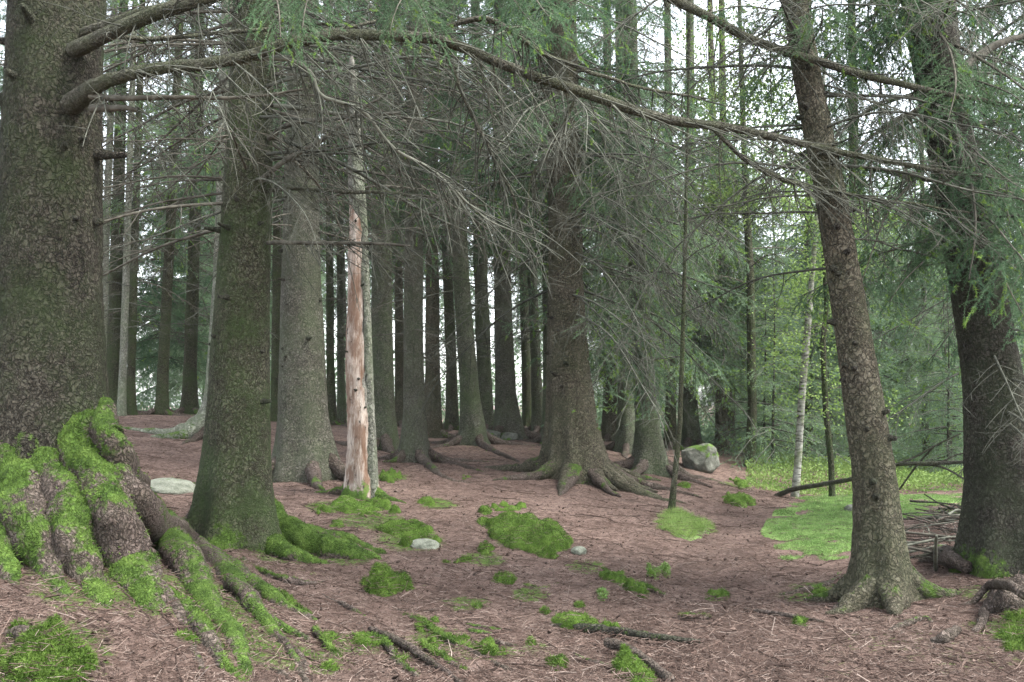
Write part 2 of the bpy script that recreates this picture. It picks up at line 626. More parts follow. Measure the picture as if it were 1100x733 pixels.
def birch_mat():
    m, t, out = mat('birch_bark')
    g = G(t)
    p = g.pos()
    q = g.scl(p, (.35, .35, 1))
    col = g.ramp(g.noise(q, 30, 4, .6), [(.36, (.05, .045, .038)), (.50, (.22, .22, .19)), (.7, (.36, .36, .32))])
    gm = g.ramp(g.noise(p, 5, 4, .6), [(.5, 0.), (.65, .8)])
    col = g.mix(gm, col, (.12, .14, .07))
    t.links.new(g.diffuse(col, .8, None, .2), out.inputs[0])
    return m


M['birch'] = birch_mat()

# ------------------------------------------------------------------ the ground: one sheet out to the horizon


def axis(segs):
    out = [segs[0][0]]
    for a, b, s in segs:
        n = max(1, int(round((b - a) / s)))
        out += list(np.linspace(a, b, n + 1)[1:])
    return np.array(out)


CARPET_PX = [(814, 558), (832, 545), (865, 533), (930, 527), (1000, 524), (1052, 530), (1050, 548), (985, 560), (958, 577), (940, 600), (922, 616), (884, 616), (868, 606),
             (842, 600), (822, 582)]
CARPET = np.array([hit(*c) for c in CARPET_PX])
PATH = np.array([hit(*c)[:2] for c in [(700, 735), (740, 680), (730, 640), (745, 605), (790, 570), (800, 545), (790, 527)]])


def polydist(x, y, line):
    d = np.full(np.shape(x), 1e9)
    for (x0, y0), (x1, y1) in zip(line[:-1], line[1:]):
        vx, vy = x1 - x0, y1 - y0
        t = np.clip(((x - x0) * vx + (y - y0) * vy) / (vx * vx + vy * vy + 1e-9), 0, 1)
        d = np.minimum(d, np.hypot(x - x0 - t * vx, y - y0 - t * vy))
    return d


xs = axis([(-400, -60, 60), (-60, -14, 4), (-14, -7, .5), (-7, 7, .055), (7, 14, .5), (14, 60, 4), (60, 400, 60)])
ys = axis([(-60, -4, 6), (-4, 3, .5), (3, 11, .05), (11, 18, .09), (18, 26, .16), (26, 60, 1.2), (60, 460, 50)])
GX, GY = np.meshgrid(xs, ys)
GZ = gz(GX, GY)
mask = sstep(.35, .8, fbm(xyz(GX * .9, GY * .9, 4.), 4, 31)) * .42
mask = np.where(GY < 30, mask, 0)
pd = polydist(GX, GY, PATH[:, :2])
FILM = [(230, 640, .55), (280, 690, .5), (170, 640, .4), (330, 710, .35), (100, 620, .5), (400, 560, .6), (440, 578, .55), (565, 580, .6), (520, 600, .35), (415, 630, .28), (350, 545, .35), (375, 600, .35), (470, 690, .4),
        (520, 700, .35), (660, 630, .4), (690, 720, .3), (630, 675, .35), (50, 710, .45), (1085, 675, .4), (740, 566, .45), (940, 630, .3), (880, 632, .4), (420, 512, .4), (470, 540, .4), (640, 612, .4), (300, 600, .35), (215, 580, .3),
        (790, 522, .5), (800, 540, .5), (700, 640, .3), (570, 640, .25), (500, 650, .3), (380, 690, .35), (590, 700, .3), (850, 640, .35), (1060, 640, .35)]
for (fx, fy, fr) in FILM:
    fp = hit(fx, fy)
    dfl = np.hypot(GX - fp[0], (GY - fp[1]) * .7)
    mask = np.maximum(mask, .72 * (1 - sstep(fr * .25, fr * 1.15, dfl)))
mask = mask * sstep(.3, 1.0, pd) - .42 * (1 - sstep(.15, .9, pd)) * (fbm(xyz(GX * 1.4, GY * 1.4, 1.), 3, 77) * .6 + .6)
GZ = GZ - .035 * (1 - sstep(.1, .9, pd))
ny, nx = GX.shape
ii = np.arange(nx * ny).reshape(ny, nx)
F = np.stack([ii[:-1, :-1], ii[:-1, 1:], ii[1:, 1:], ii[1:, :-1]], -1).reshape(-1, 4)
mb = MB()
mb.add(np.stack([GX, GY, GZ], -1), F, 0, mask.ravel())
tag(mb.build('ground', M['ground']), 'pinkish brown forest floor of fallen needles rising to the left', kind='structure')

# ------------------------------------------------------------------ branch and crown templates (shared by the trees)


def skeleton(rng, L, nsec, seclen, droop, up, ntert, tertlen, hang=.0, start=.12, sway=.06):
    k = 12
    t = np.linspace(0, 1, k)
    ph = rng.uniform(0, 6.28)
    main = np.stack([L * t, sway * L * np.sin(t * 3.5 + ph) * t, L * (up * t - droop * t ** 2) + .02 * L * np.sin(t * 9 + ph) * t], -1)
    sec, ter = [], []
    for i in range(nsec):
        t0 = start + (1 - start) * (i + rng.uniform(0, .8)) / nsec
        u = t0 * (k - 1)
        a = min(int(u), k - 2)
        p0 = main[a] + (main[a + 1] - main[a]) * (u - a)
        T = nrm(main[a + 1] - main[a])
        side = 1 if i % 2 else -1
        az = side * math.radians(rng.uniform(35, 78))
        d = np.array([T[0] * math.cos(az) - T[1] * math.sin(az), T[0] * math.sin(az) + T[1] * math.cos(az), T[2] * .5 + rng.uniform(-.45, .25) - hang * .5])
        d = nrm(d)
        ln = seclen * (1.05 - .65 * t0) * rng.uniform(.5, 1.2)
        kk = 6
        s = np.linspace(0, 1, kk)[:, None]
        bend = np.array([T[0] * .35 + rng.uniform(-.25, .25), rng.uniform(-.3, .3), rng.uniform(-.5, .15) - hang])
        P = p0 + d * ln * s + bend * ln * .5 * s ** 2
        sec.append(P)
        for j in range(rng.poisson(ntert * (ln / seclen))):
            ts = rng.uniform(.15, .95)
            b = min(int(ts * (kk - 1)), kk - 2)
            q0 = P[b] + (P[b + 1] - P[b]) * (ts * (kk - 1) - b)
            dd = nrm(nrm(P[b + 1] - P[b]) * rng.uniform(.3, 1.) + rng.normal(size=3) * np.array([.6, .6, .4]) - np.array([0, 0, hang * .8]))
            l3 = tertlen * rng.uniform(.4, 1.2)
            s3 = np.linspace(0, 1, 4)[:, None]
            ter.append(q0 + dd * l3 * s3 + rng.normal(size=3) * l3 * .2 * s3 ** 2 + np.array([0, 0, -hang * .4 * l3]) * s3 ** 2)
    return main, np.array(sec), np.array(ter) if ter else np.zeros((0, 4, 3))


def dead_branch_mesh(seed, L, r0, nsec, seclen, droop, up, ntert, tertlen, m, hang=.1, fine=1.0):
    rng = np.random.default_rng(seed)
    main, sec, ter = skeleton(rng, L, nsec, seclen, droop, up, ntert, tertlen, hang)
    mb = MB()
    V, F = tubes(main[None], np.linspace(r0, .004, len(main))[None], 6)
    mb.add(V, F)
    V, F = tubes(sec, np.tile(np.linspace(.0055, .002, sec.shape[1]) * fine, (len(sec), 1)), 3)
    mb.add(V, F)
    if len(ter):
        V, F = tubes(ter, np.tile(np.linspace(.0032, .0014, 4) * fine, (len(ter), 1)), 3)
        mb.add(V, F)
    return mb.mesh('branch', [m])


def needles_on(lines, per_m, ln, wd, rng):
    if not len(lines):
        return np.zeros((0, 3)), np.zeros((0, 3), int)
    n, k, _ = lines.shape
    seg = np.linalg.norm(np.diff(lines, axis=1), axis=2)
    cnt = rng.poisson(seg * per_m)
    li, si = np.nonzero(cnt)
    li = np.repeat(li, cnt[cnt > 0])
    si = np.repeat(si, cnt[cnt > 0])
    t = rng.random(len(li))[:, None]
    a, b = lines[li, si], lines[li, si + 1]
    P = a + (b - a) * t
    T = nrm(b - a)
    r = rng.normal(size=(len(P), 3))
    r[:, 2] = r[:, 2] * .55 + .12
    D = nrm(T * .75 + nrm(r) * .75)
    return slivers(P, D, ln * rng.uniform(.6, 1.2, len(P)), np.full(len(P), wd), rng)


def bough_parts(rng, L, per_m, ln, wd, tips=.25, nsec=22, seclen=.55, ntert=5, hang=.45, droop=.25, up=.05, pale=False):
    """live bough: list of (V, F, material slot): 0 wood, 1 needles, 2 fresh needles"""
    main, sec, ter = skeleton(rng, L, nsec, seclen, droop, up, ntert, seclen * .42, hang, .08)
    out = []
    V, F = tubes(main[None], np.linspace(.008 + .006 * L, .004, len(main))[None], 4)
    out.append((V, F, 0))
    V, F = tubes(sec[:, ::2], np.tile(np.linspace(.004, .002, 3), (len(sec), 1)), 3)
    out.append((V, F, 0))
    V, F = needles_on(sec, per_m, ln, wd, rng)
    out.append((V, F, 1))
    if len(ter):
        V, F = needles_on(ter, per_m, ln, wd, rng)
        out.append((V, F, 1))
        # fresh tips: the last third of each end twig
        k = rng.random(len(ter)) < tips
        tt = ter[k][:, 2:] + (ter[k][:, 3:] - ter[k][:, 2:3]) * .25
        V, F = needles_on(tt, per_m * 2.2, ln, wd * 1.1, rng)
        out.append((V, F, 2))
    return out


def live_branch_mesh(seed, L, per_m=150, ln=.022, wd=.0045, mats=('twig_dark', 'needle', 'needle_new'), **kw):
    rng = np.random.default_rng(seed)
    mb = MB()
    for V, F, s in bough_parts(rng, L, per_m, ln, wd, **kw):
        if len(V):
            mb.add(V, F, s)
    return mb.mesh('branch', [M[m] for m in mats])


def crown_mesh(seed, z0, H, L0, boughs, mats, gap=.5, per=5, jitter=.35, dead=0):
    """spruce crown from height z0 to H round the origin axis, out of transformed bough templates"""
    rng = np.random.default_rng(seed)
    mb = MB()
    z = z0
    while z < H:
        f = (z - z0) / (H - z0)
        Lz = L0 * (1 - f) ** .8 * (.55 + .45 * min(1, f * 5 + .3)) + .15
        a0 = rng.uniform(0, 6.28)
        n = per if f < .75 else max(3, per - 1)
        for i in range(n):
            if rng.random() < .12:
                continue
            tpl, TL = boughs[rng.integers(len(boughs))]
            s = Lz * rng.uniform(.65, 1.15) / TL
            az = a0 + i * 6.283 / n + rng.normal() * .3
            el = rng.uniform(-.35, .10) + f * .5
            R = np.array(Euler((rng.normal() * .15, -el, az)).to_matrix())
            off = np.array([0, 0, z + rng.uniform(-jitter, jitter)])
            for V, F, sl_ in tpl:
                if len(V):
                    mb.add((V * s) @ R.T + off, F, sl_)
        z += gap * rng.uniform(.75, 1.25)
    return mb.mesh('crown', [M[m] for m in mats])


def tpl_set(seed, n, L, per_m, ln, wd, **kw):
    rng = np.random.default_rng(seed)
    return [(bough_parts(rng, L, per_m, ln, wd, **kw), L) for _ in range(n)]


FARB = tpl_set(5, 5, 2.0, 58, .095, .022, nsec=18, seclen=.75, ntert=4, tips=.1)
MIDB = tpl_set(6, 5, 2.0, 60, .066, .014, nsec=18, seclen=.70, ntert=4, tips=.12)
YOUB = tpl_set(7, 5, 1.5, 42, .05, .011, nsec=18, seclen=.55, ntert=4, tips=.35, hang=.2)
CN = ('twig_dark', 'needle', 'needle_new')
CN_LIT = ('twig', 'needle_lit', 'needle_new')  # foliage set with the brightened background needles
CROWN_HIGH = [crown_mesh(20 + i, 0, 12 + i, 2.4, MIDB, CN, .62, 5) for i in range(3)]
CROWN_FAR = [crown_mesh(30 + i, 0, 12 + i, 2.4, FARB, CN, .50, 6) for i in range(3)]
CROWN_LIT = [crown_mesh(40 + i, 0, 13, 2.6, FARB, CN_LIT, .46, 6) for i in range(3)]
CROWN_YOUNG = [crown_mesh(50 + i, 0, 4.5, 1.5, YOUB, CN_LIT, .30, 6, .15) for i in range(3)]

DEAD = [dead_branch_mesh(100 + i, 1.6, .013, 11, .60, .10 + .08 * (i % 3), .05, 4, .22, M['twig']) for i in range(6)]
DEADD = [dead_branch_mesh(120 + i, 1.5, .012, 10, .55, .10 + .08 * (i % 3), .03, 3.5, .22, M['twig_dark']) for i in range(6)]
DENSE = [dead_branch_mesh(140 + i, 2.4, .017, 22, .85, .28 + .08 * (i % 3), .06, 7, .28, M['twig'], .35) for i in range(5)]
LIVE = [live_branch_mesh(160 + i, 1.6, 230, .028, .0065, tips=.25, nsec=28) for i in range(4)]
LIVEP = [live_branch_mesh(170 + i, 1.6, 190, .032, .0085, mats=CN_LIT, tips=.75, hang=.25, nsec=28) for i in range(4)]
STUB = []
for i in range(3):
    mb = MB()
    Lk = .05 + .05 * i
    V, F = tubes(np.array([[[-.03, 0, 0], [.0, 0, 0], [Lk * .6, 0, .005], [Lk, 0, .012], [Lk + .002, 0, .012]]]), np.array([[.042, .030, .017, .013, .001]]), 8, .25, i)
    mb.add(V, F)
    STUB.append(mb.mesh('branch_stub', [M['bark_dark']]))


# ------------------------------------------------------------------ trees
class Tree:
    def __init__(s, label, way, Y, H, bark, group=None, name='spruce_tree', cat='tree', sides=24, seed=0, flare=.55, lobes=5, moss=.0, mossh=.5, dY=0.0, dz=.09, bumpy=.05,
                 lobe_dirs=None, top_r=.03, sink=.45, sharp=12, wid=1.0):
        s.rng = rng = np.random.default_rng(seed + 1000)
        base = at(way[0][0], way[0][1], Y)
        base[2] = float(gz(base[0], base[1], False))
        s.base = base
        pts = [base]
        rad = [way[0][2] / 2 / FPX * Y * wid]
        for q in way[1:]:
            pts.append(at(q[0], q[1], Y + (q[3] if len(q) > 3 else 0)))
            rad.append(q[2] / 2 / FPX * Y * wid)
        pts, rad = np.array(pts), np.array(rad)
        if pts[-1][2] < H:
            d = (pts[-1] - pts[-2]) / max(.3, (pts[-1] - pts[-2])[2])
            d[:2] = np.clip(d[:2], -.25, .25) * .7
            step = H - pts[-1][2]
            r_end = rad[-1]
            pts = np.vstack([pts, pts[-1] + d * step * .5, pts[-1] + d * step])
            rad = np.r_[rad, r_end * .6 + .01, top_r]
        s.zk, s.pk, s.rk = pts[:, 2].copy(), pts, rad
        s.H = pts[-1][2]
        n = max(12, int((s.H - base[2] + sink) / dz))
        # finer rings low down
        zz = np.concatenate([np.linspace(base[2] - sink, base[2] + 1.2, int(1.6 / min(dz, .06))), np.linspace(base[2] + 1.2, s.H, n)[1:]])
        c = s.axis(zz)
        r = np.interp(zz, s.zk, s.rk)
        ang = np.arange(sides) / sides * 2 * np.pi
        h = np.clip(zz - base[2], 0, None)[:, None]
        R0 = rad[0] if rad[0] > 0 else .1
        lobe = np.zeros((1, sides)) + 0
        dirs = lobe_dirs if lobe_dirs is not None else [rng.uniform(0, .9) + i * 6.283 / max(1, lobes) for i in range(lobes)]
        s.dirs = dirs
        for d_ in dirs:
            lobe = lobe + np.maximum(0, np.cos(ang - d_))[None] ** sharp * rng.uniform(.7, 1.2)
        fl = np.exp(-h / (R0 * 1.1)) * (.12 + .9 * lobe) * flare
        fl = fl + .12 * np.exp(-h / (R0 * 3.2)) * (lobe - .3)
        RR = r[:, None] * (1 + fl)
        ringp = np.stack([np.cos(ang), np.sin(ang)], -1)
        V = np.zeros((len(zz), sides, 3))
        V[..., 0] = c[:, 0:1] + RR * ringp[None, :, 0]
        V[..., 1] = c[:, 1:2] + RR * ringp[None, :, 1]
        V[..., 2] = zz[:, None]
        nz = fbm(V * np.array([1, 1, .35]) * (.8 / R0), 3, seed) * bumpy + fbm(V * 26, 2, seed + 3) * bumpy * .35
        V[..., :2] += (ringp[None] * (r[:, None] * nz)[..., None])
        mo = moss * np.exp(-h / mossh) * (.75 + .8 * fbm(V * 3.0, 3, seed + 9)) if moss else np.zeros((len(zz), sides))
        mo = mo + np.zeros((len(zz), sides))
        idx = np.arange(V.shape[0] * sides).reshape(-1, sides)
        F = np.stack([idx[:-1], np.roll(idx, -1, 1)[:-1], np.roll(idx, -1, 1)[1:], idx[1:]], -1).reshape(-1, 4)
        s.root = tag(empty(name, base), label, cat, group)
        V = V - base
        s.V, s.F, s.mo = V.reshape(-1, 3), F, mo.ravel()
        mb = MB()
        mb.add(s.V, F, 0, s.mo)
        s.trunk = mb.build('trunk', M[bark], s.root)
        s.seed = seed

    def axis(s, z):
        return np.stack([np.interp(z, s.zk, s.pk[:, 0]), np.interp(z, s.zk, s.pk[:, 1])], -1)

    def rad(s, z):
        return np.interp(z, s.zk, s.rk)

    def put(s, name, me, z, az, scale, el=0.0, roll=0.0, inset=.7):
        """a branch mesh (along its +X) on the trunk at height z (above the foot), pointing az"""
        zz = s.base[2] + z
        c = s.axis(np.array([zz]))[0] - s.base[:2]
        r = float(s.rad(zz)) * inset
        o = link(name, me, s.root)
        o.location = (c[0] + math.cos(az) * r, c[1] + math.sin(az) * r, z)
        o.rotation_euler = Euler((roll, -el, az))
        o.scale = (scale,) * 3
        return o

    def branches(s, pool, n, z0, z1, s0, s1, el=(-.35, .1), az=None, name='branch'):
        rng = s.rng
        for i in range(n):
            a = rng.uniform(*az) if az else rng.uniform(0, 6.283)
            z = z0 + (z1 - z0) * (i + rng.random()) / n
            s.put(name, pool[rng.integers(len(pool))], z, a, rng.uniform(s0, s1), rng.uniform(*el), rng.normal() * .2)

    def stubs(s, n, z0, z1, sc=1.0, short=False):
        rng = s.rng
        for i in range(n):
            s.put('branch_stub', STUB[0 if short or rng.random() < .5 else rng.integers(3)], rng.uniform(z0, z1), rng.uniform(math.pi * 1.0, math.pi * 2.0), sc * rng.uniform(.7, 1.2), rng.uniform(-.1, .3), rng.uniform(0, 6), .97)

    def crown(s, me, z, scale=1.0, rot=None):
        zz = s.base[2] + z
        c = s.axis(np.array([zz]))[0] - s.base[:2]
        o = link('crown', me, s.root)
        o.location = (c[0], c[1], z)
        o.rotation_euler = (0, 0, s.rng.uniform(0, 6.28) if rot is None else rot)
        o.scale = (scale,) * 3
        return o

    def roots(s, n, l0, l1, bark='root', moss=.3, w=.30, dirs=None):
        rng = s.rng
        R0 = s.rk[0]
        for i in range(n):
            a = (dirs if dirs is not None else s.dirs)[i % len(dirs if dirs is not None else s.dirs)] + rng.normal() * .12
            L = rng.uniform(l0, l1)
            k = 14
            t = np.linspace(0, 1, k)
            wob = np.cumsum(rng.normal(size=k) * .10)
            aa = a + wob * t
            x = s.base[0] + np.cumsum(np.cos(aa)) / k * L + math.cos(a) * R0 * .5
            y = s.base[1] + np.cumsum(np.sin(aa)) / k * L + math.sin(a) * R0 * .5
            rr = R0 * w * (1 - t) ** .8 + .014
            z = gz(x, y) + R0 * .75 * np.exp(-t * L / (R0 * 1.1)) - rr * (.25 + .6 * t)
            s.add_root(np.stack([x, y, z], -1), rr, moss, bark)

    def add_root(s, P, R, moss, bark='root', strands=0, sides=10, slen=.022, skirt=1.0):
        P, R = capped(P, R)
        V, F = tubes(P[None], R[None], sides, .32, s.seed)
        if skirt > 1:
            cz = np.repeat(P[:, 2], sides)
            k_ = np.repeat(1 + (skirt - 1) * (1 - np.linspace(0, 1, len(P))) ** 1.2, sides)
            V[:, 2] = np.where(V[:, 2] < cz, cz + (V[:, 2] - cz) * k_, V[:, 2])
        V = V - s.base
        N = np.cross(V[F[:, 1]] - V[F[:, 0]], V[F[:, 3]] - V[F[:, 0]])
        vn = np.zeros_like(V)
        for j in range(4):
            np.add.at(vn, F[:, j], N)
        vn = nrm(vn)
        ctr = np.repeat(P - s.base, sides, 0)
        if ((V - ctr) * vn).sum() < 0:
            vn = -vn
            F = F[:, ::-1]
        mo = moss * (.55 + .6 * vn[:, 2]) + .42 * fbm(V * 4.5, 3, 3) * (moss > 0)
        mb = MB()
        mb.add(V, F, 0, mo)
        r = mb.build('root', M[bark], s.root)
        if strands:
            p, n_ = surface_points(V, F, strands, s.rng, lambda p, N, i: (mo[i] + s.rng.normal(size=len(i)) * .12 > .50))
            if len(p):
                D = nrm(n_ * .8 + s.rng.normal(size=p.shape) * .5 + np.array([0, 0, -.15]))
                V2, F2 = slivers(p, D, slen * s.rng.uniform(.5, 1.3, len(p)), np.full(len(p), .006), s.rng)
                m2 = MB()
                m2.add(V2, F2)
                m2.build('moss', M['moss_strand'], r)
        return r

    def px_root(s, pts, moss=.7, strands=0, n=34, sides=14, bark='root', skirt=1.0):
        """pts: (px, py, width px, lift m)"""
        Q = []
        for (px, py, wpx, lift) in pts:
            p = at(px, py, lift) if lift > 3 else hit(px, py, lift)      # a value above 3 is a distance
            Q.append([*p, wpx / 2 / FPX * p[1]])
        Q = smooth_path(Q, n)
        Q[:, :3] += np.array([.022, .022, .012]) * np.stack([fbm(Q[:, :3] * 3 + 9 * j, 2, 40 + j) for j in range(3)], -1)
        return s.add_root(Q[:, :3], np.maximum(Q[:, 3], .006), moss, bark, strands, sides, skirt=skirt)

    def limb(s, pts, twigs=40, tl=.5, m='limb', pool=None, n=60, sides=10, hang=.3):
        """a long limb through (px, py, width px, distance), with fine dead twigs"""
        Q = smooth_path([[*at(p[0], p[1], p[3]), p[2] / 2 / FPX * p[3]] for p in pts], n)
        P = Q[:, :3] - s.base
        P = P + .018 * np.stack([fbm(P * 2.2 + 5 * j, 3, s.seed + j) for j in range(3)], -1)
        R = np.maximum(Q[:, 3], .003)
        mb = MB()
        V, F = tubes(P[None], R[None], sides, .14, s.seed)
        mb.add(V, F, 0, .0)
        if twigs:
            rng = s.rng
            sec, ter = [], []
            for i in range(twigs):
                u = rng.uniform(.12, .995) * (n - 1)
                a = min(int(u), n - 2)
                p0 = P[a]
                T = nrm(P[a + 1] - P[a])
                side = rng.choice([-1, 1])
                pr = nrm(np.cross(T, [0, 0, 1])) * side
                d = nrm(T * rng.uniform(.1, .8) + pr * rng.uniform(.3, 1) + np.array([0, 0, rng.uniform(-.9, .35) - hang]))
                ln = tl * rng.uniform(.35, 1.3)
                sv = np.linspace(0, 1, 7)[:, None]
                q = p0 + d * ln * sv + (T * .3 + rng.normal(size=3) * .25 - np.array([0, 0, .2])) * ln * .5 * sv ** 2
                sec.append(q)
                for j in range(rng.poisson(5)):
                    b = rng.integers(1, 6)
                    dd = nrm(nrm(q[b] - q[b - 1]) * .7 + rng.normal(size=3) * .6)
                    l3 = ln * rng.uniform(.15, .5)
                    s3 = np.linspace(0, 1, 4)[:, None]
                    ter.append(q[b] + dd * l3 * s3 + rng.normal(size=3) * l3 * .2 * s3 ** 2)
            sec, ter = np.array(sec), np.array(ter)
            V, F = tubes(sec, np.tile(np.linspace(.0055, .0018, 7), (len(sec), 1)), 4)
            mb.add(V, F, 1)
            V, F = tubes(ter, np.tile(np.linspace(.0028, .0012, 4), (len(ter), 1)), 3)
            mb.add(V, F, 1)
        return mb.build('branch', [M[m], M['twig']], s.root)


# --- the large near trees ------------------------------------------------------------------------------------------------------
TA = Tree('huge rough-barked spruce with thick moss-covered roots, nearest tree on the left edge', [(56, 592, 118), (53, 450, 116), (50, 300, 105), (56, 150, 104), (62, 0, 100), (66, -120, 96)], 6.2, 17, 'bark_brown',
          sides=96, seed=1, flare=.55, moss=1.05, mossh=.42, dz=.03, bumpy=.055, lobe_dirs=[-.25, -.75, -1.3, -1.9, -2.6, .8, 2.4], sink=.6)
TA.stubs(16, 1.0, 4.2, 1.25)
W = 1.0
TA.px_root([(80, 452, 40, 6.08), (94, 500, 52, 5.88), (116, 556, 58, 5.66), (136, 604, 54, .02), (154, 640, 42, -.01), (170, 668, 28, -.04), (190, 694, 14, -.06)], .66, 12000, sides=28, n=50, skirt=1.9)
TA.px_root([(106, 440, 26, 6.15), (124, 496, 36, 6.02), (150, 545, 40, .16), (186, 592, 40, .04), (216, 636, 36, .0), (242, 680, 30, -.01), (266, 726, 24, -.03), (278, 745, 18, -.05)], .62, 9000, sides=24, n=50, skirt=2)
TA.px_root([(50, 470, 36, 6.0), (62, 530, 42, 5.72), (76, 580, 44, 5.45), (92, 622, 40, .0), (108, 652, 28, -.04), (120, 676, 14, -.07)], .60, 7000, sides=24, n=44, skirt=2)
TA.px_root([(8, 450, 42, 6.05), (14, 510, 50, 5.78), (28, 560, 46, 5.52), (46, 604, 36, .04), (66, 640, 22, -.02), (80, 660, 12, -.05)], .50, 5500, sides=24, n=44, skirt=2)
TA.px_root([(-22, 480, 46, 6.0), (-18, 550, 50, 5.6), (0, 605, 32, .02), (18, 634, 20, -.03), (30, 650, 10, -.05)], .6, 3500, sides=20, skirt=2)
TA.px_root([(100, 470, 26, 6.1), (148, 540, 32, 5.95), (202, 586, 32, .03), (252, 634, 27, -.01), (300, 690, 18, -.02), (332, 745, 14, -.04)], .52, 5000, sides=20, skirt=1.6)
TA.px_root([(112, 560, 16, 5.5), (140, 600, 22, .02), (178, 640, 20, .0), (204, 690, 17, -.01), (222, 740, 12, -.02)], .5, 2500, sides=16)
TA.px_root([(110, 490, 20, .34), (168, 556, 26, .08), (230, 602, 24, .01), (284, 638, 18, -.01), (326, 662, 12, -.02), (352, 674, 7, -.04)], .5, 2500)
TA.px_root([(176, 634, 14, .0), (200, 656, 20, .02), (232, 700, 20, .01), (262, 738, 14, -.02)], .7, 3000)
TA.px_root([(232, 614, 10, -.02), (252, 636, 18, .02), (290, 668, 14, .0), (330, 690, 9, -.02)], .35, 0)
TA.px_root([(276, 655, 8, -.02), (312, 700, 10, .01), (330, 740, 9, .0)], .3, 0)
TA.px_root([(0, 690, 8, -.02), (26, 684, 18, .04), (36, 706, 18, .05), (34, 742, 14, .0)], .15, 0)
TA.px_root([(28, 736, 8, .02), (62, 716, 10, .03), (84, 706, 6, -.01)], .0, 0)
TA.px_root([(150, 545, 10, -.02), (178, 575, 16, .05), (198, 600, 14, .02), (216, 614, 9, -.02)], .35, 0)
TA.crown(CROWN_HIGH[0], 10, .6)
# the two great limbs that sweep across the picture
TA.limb([(50, 66, 20, 6.25), (94, 48, 18, 5.92), (160, 18, 16, 5.7), (226, -4, 14, 5.6), (330, -62, 13, 5.7), (480, -92, 12, 6.0), (600, -62, 11, 6.3), (720, -2, 10.5, 6.6), (790, 34, 10, 6.8),
         (862, 62, 9, 7.0), (950, 86, 8, 7.2), (1030, 104, 6, 7.4), (1112, 118, 4, 7.5)], 70, .55)
TA.limb([(58, 44, 12, 6.2), (100, 30, 11, 6.0), (150, 14, 9, 5.9), (190, 2, 7, 5.8), (250, -30, 4, 5.8)], 12, .5)
TA.limb([(54, 126, 30, 6.2), (96, 99, 22, 5.85), (118, 88, 15, 5.7), (180, 74, 14, 5.6), (245, 66, 13, 5.6), (330, 42, 12.5, 5.7), (420, 36, 12, 5.9), (482, 46, 11.5, 6.0), (540, 72, 11, 6.2), (640, 106, 11, 6.4),
         (720, 128, 10.5, 6.6), (800, 140, 9, 6.8), (870, 156, 8, 7.0), (940, 170, 6.5, 7.2), (1010, 184, 5, 7.4), (1100, 192, 3.5, 7.5)], 130, .6)
TA.limb([(480, 30, 5, 6.0), (520, 22, 6.5, 6.0), (548, 34, 6, 6.05), (580, 56, 5.5, 6.1), (620, 74, 5, 6.3), (680, 92, 3.5, 6.5), (760, 106, 2.4, 6.7)], 26, .5)
TA.limb([(100, 104, 8, 5.8), (140, 106, 6, 5.7), (240, 104, 4, 5.8), (330, 96, 2.5, 6.0)], 22, .5, 'twig_dark')
TA.limb([(100, 118, 10, 5.8), (130, 116, 7, 5.7), (150, 119, 5, 5.7)], 4, .25, 'twig_dark')
TA.limb([(98, 36, 5, 6.0), (170, 40, 5, 6.2), (260, 34, 4.5, 6.4), (350, 34, 4, 6.6), (420, 20, 3, 6.8)], 24, .5)
# dipping pale side branches of the long limb
TA.limb([(275, 62, 5, 5.7), (312, 63, 4.6, 5.7), (334, 78, 4.2, 5.7), (346, 104, 4, 5.72), (392, 122, 3.8, 5.8), (424, 162, 3.6, 5.9), (470, 188, 3, 6.0), (512, 226, 2.4, 6.1), (560, 250, 1.6, 6.2)], 50, .45, 'twig_pale')
TA.limb([(478, 52, 5, 6.0), (500, 110, 4, 6.1), (526, 165, 3.6, 6.2), (552, 212, 3, 6.3), (560, 250, 2, 6.4)], 36, .4)
TA.limb([(620, 100, 4, 6.4), (598, 150, 3, 6.4), (572, 190, 2.4, 6.5), (566, 230, 1.6, 6.5)], 30, .4)
TA.limb([(765, 138, 5, 6.7), (800, 168, 5, 6.8), (850, 196, 5, 6.9), (900, 206, 4, 7.0), (960, 216, 3.4, 7.1), (1040, 228, 2, 7.2)], 50, .45)
for px, py, sc, az in ((270, -6, .62, 5.2), (330, -14, .66, 4.9), (390, -12, .62, 5.4), (450, -6, .6, 4.6), (505, -10, .55, 5.3), (560, -16, .6, 4.8)):
    o = link('live_branch', LIVE[int(px) % 4], TA.root)
    p = at(px, py - 30, 5.9) - TA.base
    o.location = p
    o.rotation_euler = Euler((.2, .55, az))
    o.scale = (sc,) * 3

TB = Tree('tall straight greenish spruce with a mossy root sweeping right, second trunk from the left', [(250, 584, 78), (253, 520, 76), (256, 440, 68), (262, 300, 58), (268, 150, 51), (273, 0, 46), (276, -100, 42)], 8.5, 18, 'bark_green',
          sides=72, seed=2, flare=.5, wid=.95, moss=.75, mossh=.38, dz=.04, bumpy=.05, lobe_dirs=[-.2, -.7, -1.7, -2.7, 2.9, 1.2])
TB.stubs(16, 1.2, 4.8, .9)
TB.px_root([(274, 530, 24, .32), (300, 565, 34, .14), (340, 586, 30, .06), (380, 596, 24, .03), (406, 604, 16, -.02)], 1.0, 5000)
TB.px_root([(262, 540, 24, .28), (285, 582, 30, .08), (320, 602, 20, .02), (350, 610, 12, -.03)], 1.0, 4000)
TB.px_root([(236, 530, 24, .3), (214, 556, 24, .08), (196, 566, 18, .02), (176, 574, 12, -.02)], .3, 0)
TB.px_root([(232, 545, 24, .2), (216, 576, 20, .03), (200, 596, 10, -.03)], .7, 900)
